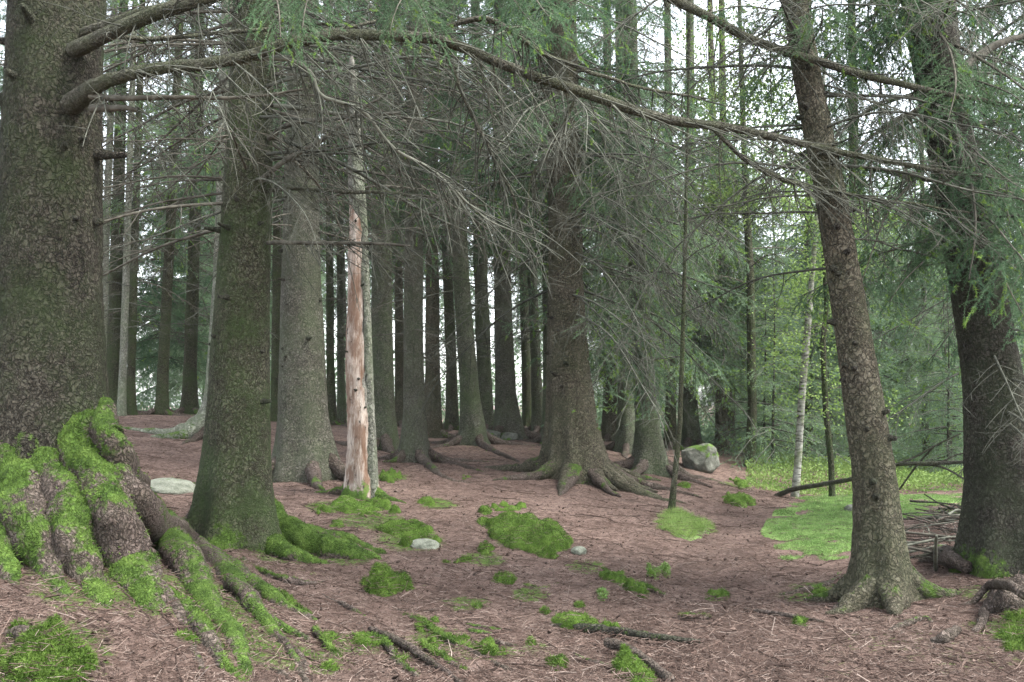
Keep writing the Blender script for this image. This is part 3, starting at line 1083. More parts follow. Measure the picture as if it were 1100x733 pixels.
TB.px_root([(285, 560, 16, .2), (330, 572, 18, .06), (372, 580, 12, .0), (410, 596, 10, -.01)], .9, 1500)
TB.branches(DEADD, 22, 3.0, 6.6, .8, 1.6, (-.3, .15))
TB.branches(DEAD, 20, 3.2, 6.0, 1.0, 1.8, (-.3, .1), (-1.2, .8))
TB.branches(DENSE, 6, 3.0, 5.6, .5, .9, (-.4, .1), (-1.3, 1.0))
TB.branches(DEADD, 14, 2.6, 5.0, .8, 1.4, (-.3, .1), (2.2, 4.2))
TB.limb([(290, 262, 5, 8.4), (330, 262, 4.5, 8.3), (380, 262, 4, 8.2), (440, 264, 2.5, 8.1)], 24, .5, 'twig_dark')
TB.limb([(278, 200, 7, 8.4), (300, 180, 6, 8.3), (335, 158, 5, 8.2), (372, 128, 4, 8.1), (420, 100, 2.5, 8.0)], 24, .5, 'twig_dark')
TB.limb([(288, 150, 7, 8.4), (312, 135, 6, 8.3), (360, 126, 5, 8.2), (430, 122, 3, 8.1)], 24, .5, 'twig_dark')
TB.limb([(292, 206, 5, 8.4), (330, 204, 4.5, 8.3), (390, 206, 4, 8.2), (470, 214, 3, 8.0), (540, 226, 1.8, 7.9)], 40, .5)
TB.crown(CROWN_HIGH[1], 9.5, .6)

TC = Tree('broad grey-barked spruce standing just left of the bare dead trunk', [(332, 512, 70), (326, 450, 56), (323, 300, 45), (325, 100, 36), (326, 0, 34)], 13.0, 19, 'bark_grey', sides=48, seed=3, flare=.45, wid=.92, moss=.35, mossh=.3,
          dz=.06, bumpy=.05, lobe_dirs=[-.3, -1.2, -2.2, 2.9, 1.2])
TC.stubs(22, .9, 5, 1.0)
TC.roots(4, .8, 1.5, moss=.35, w=.26, dirs=[-.5, -1.2, -2.5, 2.9])
TC.px_root([(300, 500, 10, .15), (312, 486, 12, .2), (322, 500, 10, .1), (338, 522, 8, .0)], .1)
TC.branches(DEADD, 46, 3.0, 7.5, .8, 1.5, (-.3, .15))
TC.branches(DEAD, 24, 3.4, 7.5, 1.0, 1.7)
TC.branches(DENSE, 6, 3.4, 7.5, .6, 1.0)
TC.branches(LIVE, 16, 4.6, 8.0, .8, 1.2, (-.5, 0))
TC.crown(CROWN_HIGH[2], 8.2, .7)

# dead snag: bare wood below, old grey bark above
TD = Tree('dead standing trunk stripped to bare cream and rust wood, splintered and mossy at its foot', [(387, 530, 34), (386, 470, 29), (384, 380, 25), (383, 260, 18), (380, 140, 11), (378, 70, 8)], 11.5, 5.6, 'snag',
          name='dead_tree', sides=40, seed=4, flare=.25, moss=.95, mossh=.16, dz=.05, bumpy=.16, wid=.94, lobes=4, top_r=.02)
sv_ = TD.V
sm_ = np.where(sv_[:, 2] > 3.25 + .35 * fbm(sv_ * 6, 3, 5), -1.0, TD.mo)
sm_ = np.where((np.abs(np.arctan2(sv_[:, 1] - np.interp(sv_[:, 2] + TD.base[2], TD.zk, TD.pk[:, 1]) + TD.base[1], sv_[:, 0] - np.interp(sv_[:, 2] + TD.base[2], TD.zk, TD.pk[:, 0]) + TD.base[0]) + .1) < .55 + .4 * fbm(sv_ * np.array([4, 4, 3.]), 3, 6)) & (sv_[:, 2] > .35), -1.0, sm_)
TD.trunk.data.attributes['moss'].data.foreach_set('value', sm_.astype(np.float32))
mb = MB()
rng4 = np.random.default_rng(44)
for zc, ac, wd_, ht in ((4.0, -1.0, .9, 1.0), (3.2, -.2, .7, .8), (2.2, -.25, .5, .9), (1.2, -.2, .45, 1.0), (.45, -.3, .5, .7)):
    zz = np.linspace(zc - ht, zc + ht, 26)
    aa = np.linspace(ac - wd_, ac + wd_, 12)
    A_, Z_ = np.meshgrid(aa, zz)
    c = TD.axis(TD.base[2] + Z_.ravel()) - TD.base[:2]
    wr = .5 + .5 * fbm(np.stack([A_ * 3, Z_ * 4, A_ * 0 + zc], -1), 3, 8)
    edge = 1 - np.maximum(np.abs(A_ - ac) / wd_, np.abs(Z_ - zc) / ht)
    r = TD.rad(TD.base[2] + Z_) * 1.02 + .045 * np.clip(edge * 3 + wr * 1.6 - 1.1, -1, 1)
    V = np.stack([c[:, 0] + r.ravel() * np.cos(A_.ravel()), c[:, 1] + r.ravel() * np.sin(A_.ravel()), Z_.ravel()], -1)
    ix = np.arange(V.shape[0]).reshape(26, 12)
    F_ = np.stack([ix[:-1, :-1], ix[:-1, 1:], ix[1:, 1:], ix[1:, :-1]], -1).reshape(-1, 4)
    mb.add(V, F_, 0, .0)
mb.build('loose_bark', M['bark_pale'], TD.root)
TD.branches(DEADD, 10, 2.6, 4.9, .35, .8, (-.3, .2))
TD.stubs(8, 1.0, 3.5, .6)
TD.roots(3, .4, .7, moss=.9, w=.35)

TO = Tree('massive spruce in the middle on a wide skirt of ribbed roots', [(620, 506, 66), (614, 450, 54), (610, 400, 48), (608, 300, 40), (606, 150, 36), (604, 0, 32)], 14.5, 20, 'bark_tan', sides=96, seed=5, flare=.42, sharp=26, wid=.95, moss=.3, mossh=.35,
          dz=.05, bumpy=.05, lobe_dirs=[-.15, -.7, -1.15, -1.75, -2.4, 3.0, 2.0, .8])
TO.roots(8, .7, 1.7, moss=.3, w=.30, bark='bark_tan')
TO.roots(5, .9, 2.0, moss=.25, w=.20, bark='root')
TO.branches(DENSE, 32, 2.6, 7.0, .8, 1.35, (-.45, .0))
TO.branches(DENSE, 14, 2.2, 6.0, .9, 1.4, (-.6, -.2), (-1.2, .5))
TO.crown(CROWN_HIGH[0], 7.6, .75)
TO.stubs(8, 1, 2.5)
TO.branches(LIVE, 26, 4.4, 7.6, .9, 1.4, (-.5, 0))

TZ = Tree('slim tan spruce leaning left, bare to the ground beside the moss carpet', [(948, 648, 66), (945, 600, 52), (938, 500, 43), (923, 400, 39), (907, 300, 36), (890, 200, 33), (870, 100, 30), (853, 0, 28), (842, -70, 26)], 7.2, 14, 'bark_tan',
          sides=64, seed=6, flare=.38, moss=.55, mossh=.22, dz=.035, bumpy=.06, lobe_dirs=[-.3, -1.5, -2.6, 2.7, 1.0])
TZ.stubs(24, .7, 4.2, 1.0, True)
TZ.roots(5, .35, .75, moss=.4, w=.42, bark='bark_tan')
TZ.branches(DEAD, 12, 2.4, 4.4, .5, 1.0, (-.2, .3))
TZ.branches(DENSE, 16, 2.9, 5.2, .4, .8, (-.4, .2))
TZ.branches(LIVE, 10, 3.6, 5.4, .4, .7, (-.4, .2))
TZ.crown(CROWN_FAR[0], 8, .5)

TR = Tree('dark thick spruce draped with live green boughs, nearest tree on the right edge', [(1086, 606, 94), (1078, 520, 74), (1066, 400, 64), (1048, 300, 57), (1030, 200, 52), (1011, 100, 52), (998, 0, 60), (990, -80, 56)], 8.0, 16, 'bark_dark',
          sides=72, seed=7, flare=.4, wid=.94, moss=.5, mossh=.25, dz=.04, bumpy=.06, lobe_dirs=[-.5, -1.4, -2.4, 2.9, 1.4])
TR.px_root([(1040, 610, 14, .05), (1022, 600, 18, .10), (1008, 594, 16, .08), (990, 602, 10, .0)], .2, 0)
TR.px_root([(1100, 625, 22, .15), (1080, 640, 22, .06), (1060, 655, 12, .02), (1048, 680, 7, -.01)], .1, 0)
TR.px_root([(1110, 640, 30, .08), (1086, 648, 26, .06), (1068, 660, 20, -.02)], .15, 0)
TR.px_root([(1118, 655, 10, .1), (1090, 632, 11, .22), (1066, 628, 9, .14), (1040, 650, 6, .02), (1010, 652, 4, -.01)], .0, 0)
TR.branches(LIVE, 34, 2.5, 6.0, .55, 1.05, (-.8, -.2))
TR.branches(LIVE, 14, 2.6, 5.6, .5, .9, (-.9, -.3), (-2.9, -.4))
TR.branches(DENSE, 16, 2.4, 5.4, .5, .9, (-.4, .1))
TR.branches(DEAD, 8, .9, 2.2, .5, .9, (-.5, .0), (-2.2, -.6))
TR.limb([(1010, 196, 6, 7.9), (960, 186, 5, 7.8), (900, 176, 4, 7.7), (840, 160, 2.5, 7.6)], 40, .5)
TR.limb([(1030, 78, 12, 8.1), (1062, 54, 9, 8.2), (1090, 40, 7, 8.3), (1130, 30, 4, 8.4)], 16, .5, 'twig_dark')
TR.limb([(1040, 136, 8, 8.0), (1074, 128, 6, 8.1), (1120, 120, 4, 8.2)], 16, .5, 'twig_dark')
TR.crown(CROWN_FAR[1], 7.5, .6)

# thin surface roots crawling over the needle floor
SURF = [(TA, .55, [(260, 626), (299, 639), (333, 662)], 9), (TA, .6, [(268, 658), (290, 676), (306, 689)], 8), (TA, .1, [(312, 695), (322, 706), (333, 734)], 9), (TA, .5, [(337, 676), (356, 701), (378, 718)], 8),
        (TB, .6, [(378, 682), (414, 689), (434, 716), (452, 732)], 8), (TB, .7, [(430, 664), (453, 670), (476, 685), (507, 699)], 9), (TB, .6, [(455, 692), (480, 709), (500, 722)], 9), (TB, .2, [(505, 700), (525, 708), (542, 717)], 6),
        (TB, .45, [(486, 671), (510, 674), (540, 679)], 5), (TB, .45, [(498, 678), (512, 680), (526, 683)], 6), (TB, .4, [(512, 688), (538, 692), (563, 698)], 6), (TB, .15, [(498, 696), (535, 715), (556, 721)], 8),
        (TB, .6, [(645, 611), (666, 624), (690, 630), (713, 640)], 6), (TB, .5, [(730, 663), (746, 662), (764, 663)], 6), (TZ, .3, [(836, 640), (860, 636), (877, 631), (910, 619)], 7),
        (TZ, .15, [(890, 662), (903, 650), (922, 632)], 10), (TZ, .3, [(952, 680), (972, 672), (993, 666), (1004, 671)], 7), (TA, .4, [(228, 560), (262, 602), (290, 622)], 6), (TA, .2, [(345, 640), (372, 652), (396, 668)], 6),
        (TB, .3, [(418, 655), (440, 660), (470, 658)], 5), (TB, .5, [(560, 630), (580, 634), (604, 630)], 5), (TA, .3, [(270, 712), (300, 722), (316, 736)], 8), (TB, .2, [(610, 700), (640, 712), (672, 716)], 6), (TA, .6, [(250, 600), (300, 622), (350, 630)], 7)]
for t_, mo_, pts_, wd_ in SURF:
    t_.px_root([(a, b, wd_ * (.7 if i in (0, len(pts_) - 1) else 1.0), -.012 if i in (0, len(pts_) - 1) else .008) for i, (a, b) in enumerate(pts_)], mo_, 1500 if mo_ >= .5 else 0, sides=10)

# --- ridge and side trees: (label, way, distance, bark, dead, crown height, roots) ------------------------------------------------------
RG = 'spruce trunks along the ridge'
RIDGE = [
    ('spruce trunk half hidden right behind the bare dead trunk', [(412, 486, 40), (411, 440, 30), (410, 300, 26), (411, 100, 22)], 17.5, 'bark_green'),
    ('grey spruce on fanned roots, first full trunk right of the dead one', [(445, 494, 36), (445, 440, 26), (444, 350, 24), (445, 200, 21), (447, 0, 18)], 15.5, 'bark_grey'),
    ('narrow spruce between the grey fan-rooted trunk and a thin dark stem', [(465, 469, 24), (465, 400, 18), (464, 250, 16), (466, 50, 13)], 20.5, 'bark_tan'),
    ('thin dark spruce stem left of the leaning ridge spruce', [(486, 467, 18), (485, 400, 13), (481, 300, 12), (476, 150, 10)], 23, 'bark_dark'),
    ('dark ridge spruce leaning slightly left with roots running right', [(508, 478, 32), (504, 420, 23), (497, 320, 20), (491, 200, 18), (484, 50, 16)], 18.5, 'bark_green'),
    ('green spruce trunk behind and right of the leaning ridge spruce', [(522, 468, 24), (520, 400, 18), (516, 280, 17), (513, 150, 15)], 22.5, 'bark_green'),
    ('stout grey spruce at the middle of the ridge crest', [(546, 468, 34), (543, 420, 25), (540, 300, 21), (538, 150, 19)], 21, 'bark_grey'),
    ('very thin stem right of the stout crest spruce', [(567, 466, 15), (565, 400, 11), (562, 280, 10), (560, 150, 8)], 25, 'bark_dark'),
    ('thin spruce standing left of the pair beside the massive spruce', [(579, 466, 18), (576, 400, 13), (571, 280, 12), (567, 150, 10)], 24, 'bark_green'),
    ('straight spruce tucked against the left of the massive spruce', [(592, 472, 24), (591, 400, 17), (589, 280, 15), (588, 150, 13)], 20, 'bark_green'),
    ('reddish spruce trunk first right of the massive spruce', [(656, 474, 22), (655, 420, 16), (654, 300, 14), (653, 150, 12)], 22, 'bark_tan'),
    ('greenish spruce between the reddish trunk and the dark leaning one', [(674, 484, 27), (672, 430, 19), (670, 300, 17), (668, 150, 15)], 19, 'bark_green'),
    ('dark spruce leaning left, in front of the boulder side of the slope', [(699, 506, 42), (696, 460, 30), (690, 380, 24), (684, 280, 21), (680, 150, 18)], 16, 'bark_green'),
    ('straight spruce behind the grassy sapling', [(742, 474, 24), (741, 420, 17), (740, 300, 15), (741, 150, 13)], 22, 'bark_green'),
    ('narrow spruce just left of the sapling stem', [(721, 484, 18), (720, 420, 12), (719, 300, 11), (718, 150, 10)], 21, 'bark_dark'),
    ('left of two close brown trunks behind the boulder', [(776, 484, 17), (774, 420, 12), (770, 300, 11), (766, 150, 9)], 22, 'bark_tan'),
    ('right of two close brown trunks behind the boulder', [(784, 484, 16), (782, 420, 11), (779, 300, 10), (777, 150, 9)], 22.6, 'bark_tan'),
    ('slender brown trunk behind the white birch stem', [(867, 502, 15), (868, 440, 11), (868, 300, 10), (869, 150, 8)], 23, 'bark_tan'),
    ('dark trunk mostly hidden behind the leaning tan spruce', [(922, 500, 22), (921, 440, 16), (919, 300, 14), (917, 150, 12)], 22, 'bark_dark'),
    ('thin dark stem in the pale trees left of the right-edge spruce', [(995, 508, 9), (994, 440, 7), (992, 300, 6), (990, 150, 5)], 22, 'bark_dark'),
    ('slim pale trunk nearest the huge left spruce', [(107, 446, 12), (109, 400, 10), (114, 250, 9), (120, 100, 8)], 19, 'bark_pale'),
    ('dark trunk between two slim pale ones at far left', [(124, 446, 20), (122, 400, 17), (126, 250, 15), (130, 100, 13)], 20.5, 'bark_dark'),
    ('slim pale trunk right of the dark far-left trunk', [(130, 446, 11), (132, 400, 9), (137, 250, 8), (142, 100, 7)], 18.5, 'bark_pale'),
    ('slim dark trunk right beside the second pale one', [(140, 446, 13), (141, 400, 10), (145, 250, 9), (150, 100, 8)], 19.5, 'bark_dark'),
    ('dark single trunk in the gap between the two big left spruces', [(174, 444, 16), (175, 400, 13), (183, 250, 12), (190, 100, 10)], 20, 'bark_dark'),
    ('grey trunk left of the one with sprawling surface roots', [(204, 444, 20), (204, 400, 16), (209, 250, 14), (213, 100, 12)], 22, 'bark_dark'),
    ('pale spruce with sprawling surface roots half hidden by the second big trunk', [(226, 456, 34), (230, 420, 22), (237, 300, 18), (241, 150, 16)], 15.5, 'bark_pale'),
    ('thin trunk in the narrow gap right of the broad grey spruce', [(356, 472, 13), (355, 400, 10), (354, 250, 9), (354, 100, 8)], 22, 'bark_dark'),
    ('second thin trunk in the gap left of the bare dead trunk', [(367, 472, 12), (366, 400, 9), (365, 250, 8), (364, 100, 7)], 24, 'bark_green'),
    ('thin trunk seen between the greenish and broad grey left spruces', [(297, 470, 16), (297, 400, 12), (298, 250, 11), (299, 100, 9)], 21, 'bark_dark'),
    ('narrow trunk behind the right shoulder of the fan-rooted grey spruce', [(430, 470, 14), (429, 400, 11), (428, 250, 10), (427, 100, 9)], 23.5, 'bark_tan'),
]
RT = {}
for i, (lab, way, Y, bark) in enumerate(RIDGE):
    right = way[0][0] > 640
    bark = {'bark_green': 'bark_ridge', 'bark_dark': 'bark_green', 'bark_tan': 'bark_tan'}.get(bark, bark)
    t = Tree(lab, way, Y, 15 + (i * 7 % 5), bark, RG if 400 < way[0][0] < 640 else ('trunks on the far slope' if right else 'trunks at the back left'), sides=28, seed=60 + i, flare=.45, wid=.88, moss=.15, mossh=.3, dz=.16, bumpy=.06)
    RT[i] = t
    r0 = way[0][2] / 2 / FPX * Y
    if r0 > .13:
        t.roots(5, .5, 1.6, moss=.2, w=.3)
    z1 = 7.0
    if right:
        t.branches(DENSE, 10, 1.4, 6.0, .5, .9, (-.5, .0))
        t.branches(LIVEP, 20, 1.7, 7.0, .8, 1.5, (-.5, -.05))
        t.branches(LIVEP, 9, 2.2, 6.5, .9, 1.5, (-.5, -.05), (-2.4, -.4))
        if i not in (10, 13, 14, 15, 16, 17, 18, 19):
            t.crown((CROWN_LIT if Y > 20 else CROWN_HIGH)[i % 3], 4.6, .75)
    else:
        t.branches(DEADD if i % 2 else DEAD, 30, 1.6, 8.5, .5, 1.1, (-.35, .15))
        t.branches(DENSE, 4, 3.8, 8.5, .6, 1.0, (-.4, .1))
        if 20 <= i <= 26:
            t.branches(LIVEP, 8, 4.0, 8.5, .7, 1.1, (-.5, .0))
        else:
            t.branches(LIVE, 18, 4.3, 8.5, .7, 1.25, (-.5, .0))
        t.crown(CROWN_HIGH[i % 3], 7.6 + (i % 3) * .8, .5 if 20 <= i <= 26 else .62)
# the sprawling roots of the pale back-left spruce, the fan of the grey one
t = RT[26]
g0 = t.base
for pts_ in ([(0, 0, .42, .12), (-.22, -.12, .18, .11), (-.5, -.25, .04, .08), (-.85, -.2, .0, .06), (-1.4, -.1, -.02, .03)], [(0, 0, .35, .13), (-.18, -.25, .14, .11), (-.4, -.5, .02, .09), (-.7, -.6, -.03, .05)]):
    q = smooth_path([(g0[0] + a, g0[1] + b, float(gz(g0[0] + a, g0[1] + b)) + c, d) for a, b, c, d in pts_], 30)
    t.add_root(q[:, :3], q[:, 3], .3, 'bark_pale')
t = RT[1]
t.px_root([(450, 486, 8, .1), (462, 500, 8, .03), (480, 515, 7, .0), (512, 520, 4, -.02)], .3)
t.px_root([(448, 484, 8, .1), (466, 494, 7, .02), (500, 502, 5, .0), (520, 508, 3, -.02)], .2)
t = RT[4]
t.px_root([(512, 472, 7, .08), (528, 484, 7, .02), (548, 492, 5, .0), (562, 500, 3, -.02)], .1)

TX = Tree('spruce just past the right edge whose green boughs hang into the upper corner', [(1150, 560, 50), (1146, 400, 40), (1142, 200, 34), (1140, 0, 30)], 12.0, 15, 'bark_dark', sides=24, seed=90, flare=.4, moss=.2, dz=.1)
TX.branches(LIVE, 46, 2.2, 8.0, .9, 1.5, (-.6, -.1))
TX.branches(DENSE, 14, 1.6, 6.0, .7, 1.1, (-.5, 0))
TX.crown(CROWN_HIGH[1], 7, .6)

# --- young stems -------------------------------------------------------------------------------------------------------------------


def leaf_cloud(name, tree, centres, n, spread, m='leaf', size=.035):
    rng = tree.rng
    mb = MB()
    C_ = np.array(centres)
    k = rng.integers(0, len(C_), n)
    P = C_[k] + rng.normal(size=(n, 3)) * np.array(spread)
    D = nrm(rng.normal(size=(n, 3)) * np.array([1, 1, .5]) - np.array([0, 0, .3]))
    r = nrm(np.cross(D, rng.normal(size=(n, 3)))) * size * .32
    L = size * rng.uniform(.7, 1.3, n)[:, None]
    V = np.stack([P, P + D * L * .5 + r, P + D * L, P + D * L * .5 - r], 1).reshape(-1, 3)
    mb.add(V - tree.base, np.arange(4 * n).reshape(n, 4))
    return mb.build(name, M[m], tree.root, False)


SG = 'young thin stems'
T1 = Tree('thin mossy sapling rising from a bright grass tuft', [(721, 552, 9), (724, 520, 6.5), (730, 460, 5.4), (733, 380, 5), (736, 260, 4), (739, 130, 3)], 12.7, 7.0, 'bark_green', SG, 'sapling', sides=12, seed=200, flare=.4, moss=.6, mossh=.5, dz=.12, lobes=3)
T1.branches(DEAD, 10, 1.8, 5, .35, .7, (-.1, .4))
T2 = Tree('white-barked birch stem at the back edge of the moss carpet', [(854, 540, 9), (857, 500, 8), (861, 430, 8), (866, 370, 8), (872, 300, 6), (880, 200, 5), (884, 120, 3)], 15.6, 7, 'birch', SG, 'birch_tree', sides=12, seed=201, flare=.2, dz=.12, lobes=3)
T2.branches(DEAD, 9, 2.0, 5.6, .4, .8, (0, .6))
leaf_cloud('crown', T2, [at(840 + 70 * U(), 180 + 250 * U(), 15.6 + U(-.8, .8)) for _ in range(26)], 3600, (.22, .3, .12), size=.05)
T3 = Tree('thin dark stem right of the white birch', [(894, 544, 7), (893, 500, 6.5), (887, 440, 6.5), (884, 370, 6), (888, 330, 5), (884, 260, 4), (876, 180, 3)], 15.2, 6.5, 'bark_green', SG, 'birch_tree', sides=12, seed=202, flare=.2, dz=.12, lobes=3)
T3.branches(DEADD, 9, 1.6, 5.2, .4, .8, (0, .6))
leaf_cloud('crown', T3, [at(860 + 90 * U(), 200 + 260 * U(), 15.3 + U(-.8, .8)) for _ in range(18)], 2200, (.22, .3, .12), size=.05)

T4 = Tree('slender leafy tree with fresh yellow-green leaves high behind the birch stems', [(806, 512, 12), (808, 440, 10), (806, 300, 9), (800, 180, 7), (796, 60, 5)], 19.5, 11, 'bark_green', None, 'leafy_tree', sides=12, seed=203, flare=.2, dz=.14, lobes=3)
T4.branches(DEADD, 16, 3.0, 9, .6, 1.2, (0, .6))
leaf_cloud('crown', T4, [at(745 + 110 * U(), 5 + 245 * U(), 19.5 + U(-1.2, 1.2)) for _ in range(60)], 9000, (.30, .35, .16), size=.075)

# --- forest beyond -----------------------------------------------------------------------------------------------------------------
FT = []
rngf = np.random.default_rng(77)
for r in (.12, .15, .18):
    mb = MB()
    zz = np.linspace(-.5, 17, 24)
    P = np.stack([.12 * np.sin(zz * .25 + r * 40), .1 * np.cos(zz * .2 + r * 60), zz], -1)
    V, F = tubes(P[None], (r * (1 - np.clip(zz, 0, 17) / 18.5) + .25 * r * np.exp(-np.clip(zz, 0, 9) * 2))[None], 12, .05)
    mb.add(V, F)
    FT.append(mb)
FTM = [m.mesh('trunk', [M[b]]) for m, b in zip(FT, ('bark_dark', 'bark_green', 'bark_grey'))]
placed = [(t.base[0], t.base[1]) for t in RT.values()]


def far_tree(x, y, crowns, cz, sc, label, group):
    z = float(gz(x, y, False))
    t = tag(empty('spruce_tree', (x, y, z)), label, 'tree', group)
    k = rngf.integers(3)
    o = link('trunk', FTM[k], t)
    o.rotation_euler = (rngf.normal() * .02, rngf.normal() * .02, rngf.uniform(0, 6))
    o.scale = (sc, sc, sc)
    c = link('crown', crowns[rngf.integers(len(crowns))], t)
    c.location = (0, 0, cz)
    c.rotation_euler = (0, 0, rngf.uniform(0, 6))
    c.scale = (sc * rngf.uniform(.9, 1.15),) * 2 + (sc,)
    return t


def scatter(n, px0, px1, y0, y1, dmin, fn, tries=4000):
    k = 0
    for _ in range(tries):
        if k >= n:
            break
        y = rngf.uniform(y0, y1)
        x = (rngf.uniform(px0, px1) - 550) / FPX * y
        if all((x - a) ** 2 + (y - b) ** 2 > dmin * dmin for a, b in placed):
            placed.append((x, y))
            fn(x, y)
            k += 1


def far_dead(t, n, z0, z1):
    for _ in range(n):
        o = link('branch', DEADD[rngf.integers(6)], t)
        o.location = (0, 0, rngf.uniform(z0, z1))
        o.rotation_euler = (rngf.normal() * .2, rngf.uniform(-.1, .35), rngf.uniform(0, 6.28))
        o.scale = (rngf.uniform(.5, 1.0),) * 3


def f_mid(x, y):
    t = far_tree(x, y, CROWN_LIT, rngf.uniform(5.5, 9), rngf.uniform(.85, 1.1), 'distant straight spruce with bare lower trunk beyond the ridge', 'far trees beyond the ridge')
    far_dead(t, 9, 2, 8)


def f_left(x, y):
    t = far_tree(x, y, CROWN_FAR if rngf.random() < .2 else CROWN_LIT, rngf.uniform(1.2, 4), rngf.uniform(.7, .95), 'green-crowned spruce seen in the gap left of the second big trunk', 'far trees at the back left')
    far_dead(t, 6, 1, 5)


def f_right(x, y):
    far_tree(x, y, CROWN_LIT, rngf.uniform(.5, 1.5), rngf.uniform(.5, .85), 'pale green spruce with boughs to the ground behind the moss carpet', 'pale spruces beyond the moss carpet')


scatter(19, 240, 690, 32, 62, 2.5, f_mid)
scatter(26, -60, 300, 24, 58, 1.9, f_left)
scatter(20, 655, 1180, 27, 60, 2.8, f_right)


def f_tall(x, y):
    far_tree(x, y, CROWN_LIT, rngf.uniform(4, 6), rngf.uniform(.9, 1.1), 'tall pale spruce filling the sky behind the leaning tan spruce', 'tall pale spruces on the right')


scatter(14, 700, 1120, 38, 64, 2.5, f_tall)


def f_young(x, y):
    z = float(gz(x, y, False))
    t = tag(empty('spruce_sapling', (x, y, z)), 'young pale spruce bushy to the ground behind the moss carpet', 'tree', 'young spruces beyond the moss carpet')
    s_ = rngf.uniform(.6, 1.1)
    o = link('trunk', FTM[rngf.integers(3)], t)
    o.scale = (.3 * s_, .3 * s_, .27 * s_)
    c = link('crown', CROWN_YOUNG[rngf.integers(3)], t)
    c.location = (0, 0, .15)
    c.scale = (s_,) * 3
    c.rotation_euler = (0, 0, rngf.uniform(0, 6))


scatter(30, 780, 1110, 19.0, 30, 1.2, f_young)

# ------------------------------------------------------------------ undergrowth beyond the ridge and behind the moss


def undergrowth(name, label, n, px, Y, hmax, seed, size, m):
    rng = np.random.default_rng(seed)
    y = rng.uniform(Y[0], Y[1], n)
    x = (rng.uniform(px[0], px[1], n) - 550) / FPX * y
    hh = hmax * np.clip(.55 + .6 * fbm(xyz(x * .55, y * .55, 3.), 3, seed), .05, 1.2)
    z = gz(x, y, False) + hh * rng.random(n) ** .7
    P = np.stack([x, y, z], -1)
    D = nrm(rng.normal(size=(n, 3)) + np.array([0, 0, .3]))
    r = nrm(np.cross(D, rng.normal(size=(n, 3)))) * size * .3
    L = size * rng.uniform(.6, 1.4, n)[:, None]
    V = np.stack([P, P + D * L * .5 + r, P + D * L, P + D * L * .5 - r], 1).reshape(-1, 3)
    mb = MB()
    mb.add(V, np.arange(4 * n).reshape(n, 4))
    return tag(mb.build(name, M[m], None, False), label, 'undergrowth', kind='stuff')


undergrowth('undergrowth', 'low pale green thicket beyond the ridge', 46000, (-40, 700), (38, 58), 4.6, 3, .16, 'needle_lit')
undergrowth('undergrowth', 'low green scrub under the pale spruces on the right', 26000, (640, 1200), (22, 44), 1.0, 5, .11, 'needle_lit')
undergrowth('undergrowth', 'leafy bilberry growth along the back of the moss carpet', 26000, (800, 1130), (16.6, 22), .38, 4, .05, 'leaf')

# ------------------------------------------------------------------ damp forest air
mb = MB()
hx, hy0, hy1, hz0, hz1 = 420.0, -70.0, 480.0, -12.0, 32.0
V = [(x, y, z) for z in (hz0, hz1) for y in (hy0, hy1) for x in (-hx, hx)]
mb.add(V, [[0, 2, 3, 1], [4, 5, 7, 6], [0, 1, 5, 4], [2, 6, 7, 3], [0, 4, 6, 2], [1, 3, 7, 5]])
hm, ht, hout = mat('damp_air')
pv = ht.nodes.new('ShaderNodeVolumePrincipled')
pv.inputs['Color'].default_value = (.86, .95, .92, 1)
pv.inputs['Density'].default_value = .0004
pv.inputs['Anisotropy'].default_value = .2
ht.links.new(pv.outputs[0], hout.inputs['Volume'])
tag(mb.build('haze', hm, None, False), 'thin damp air between the far trees', kind='stuff')

# ------------------------------------------------------------------ moss


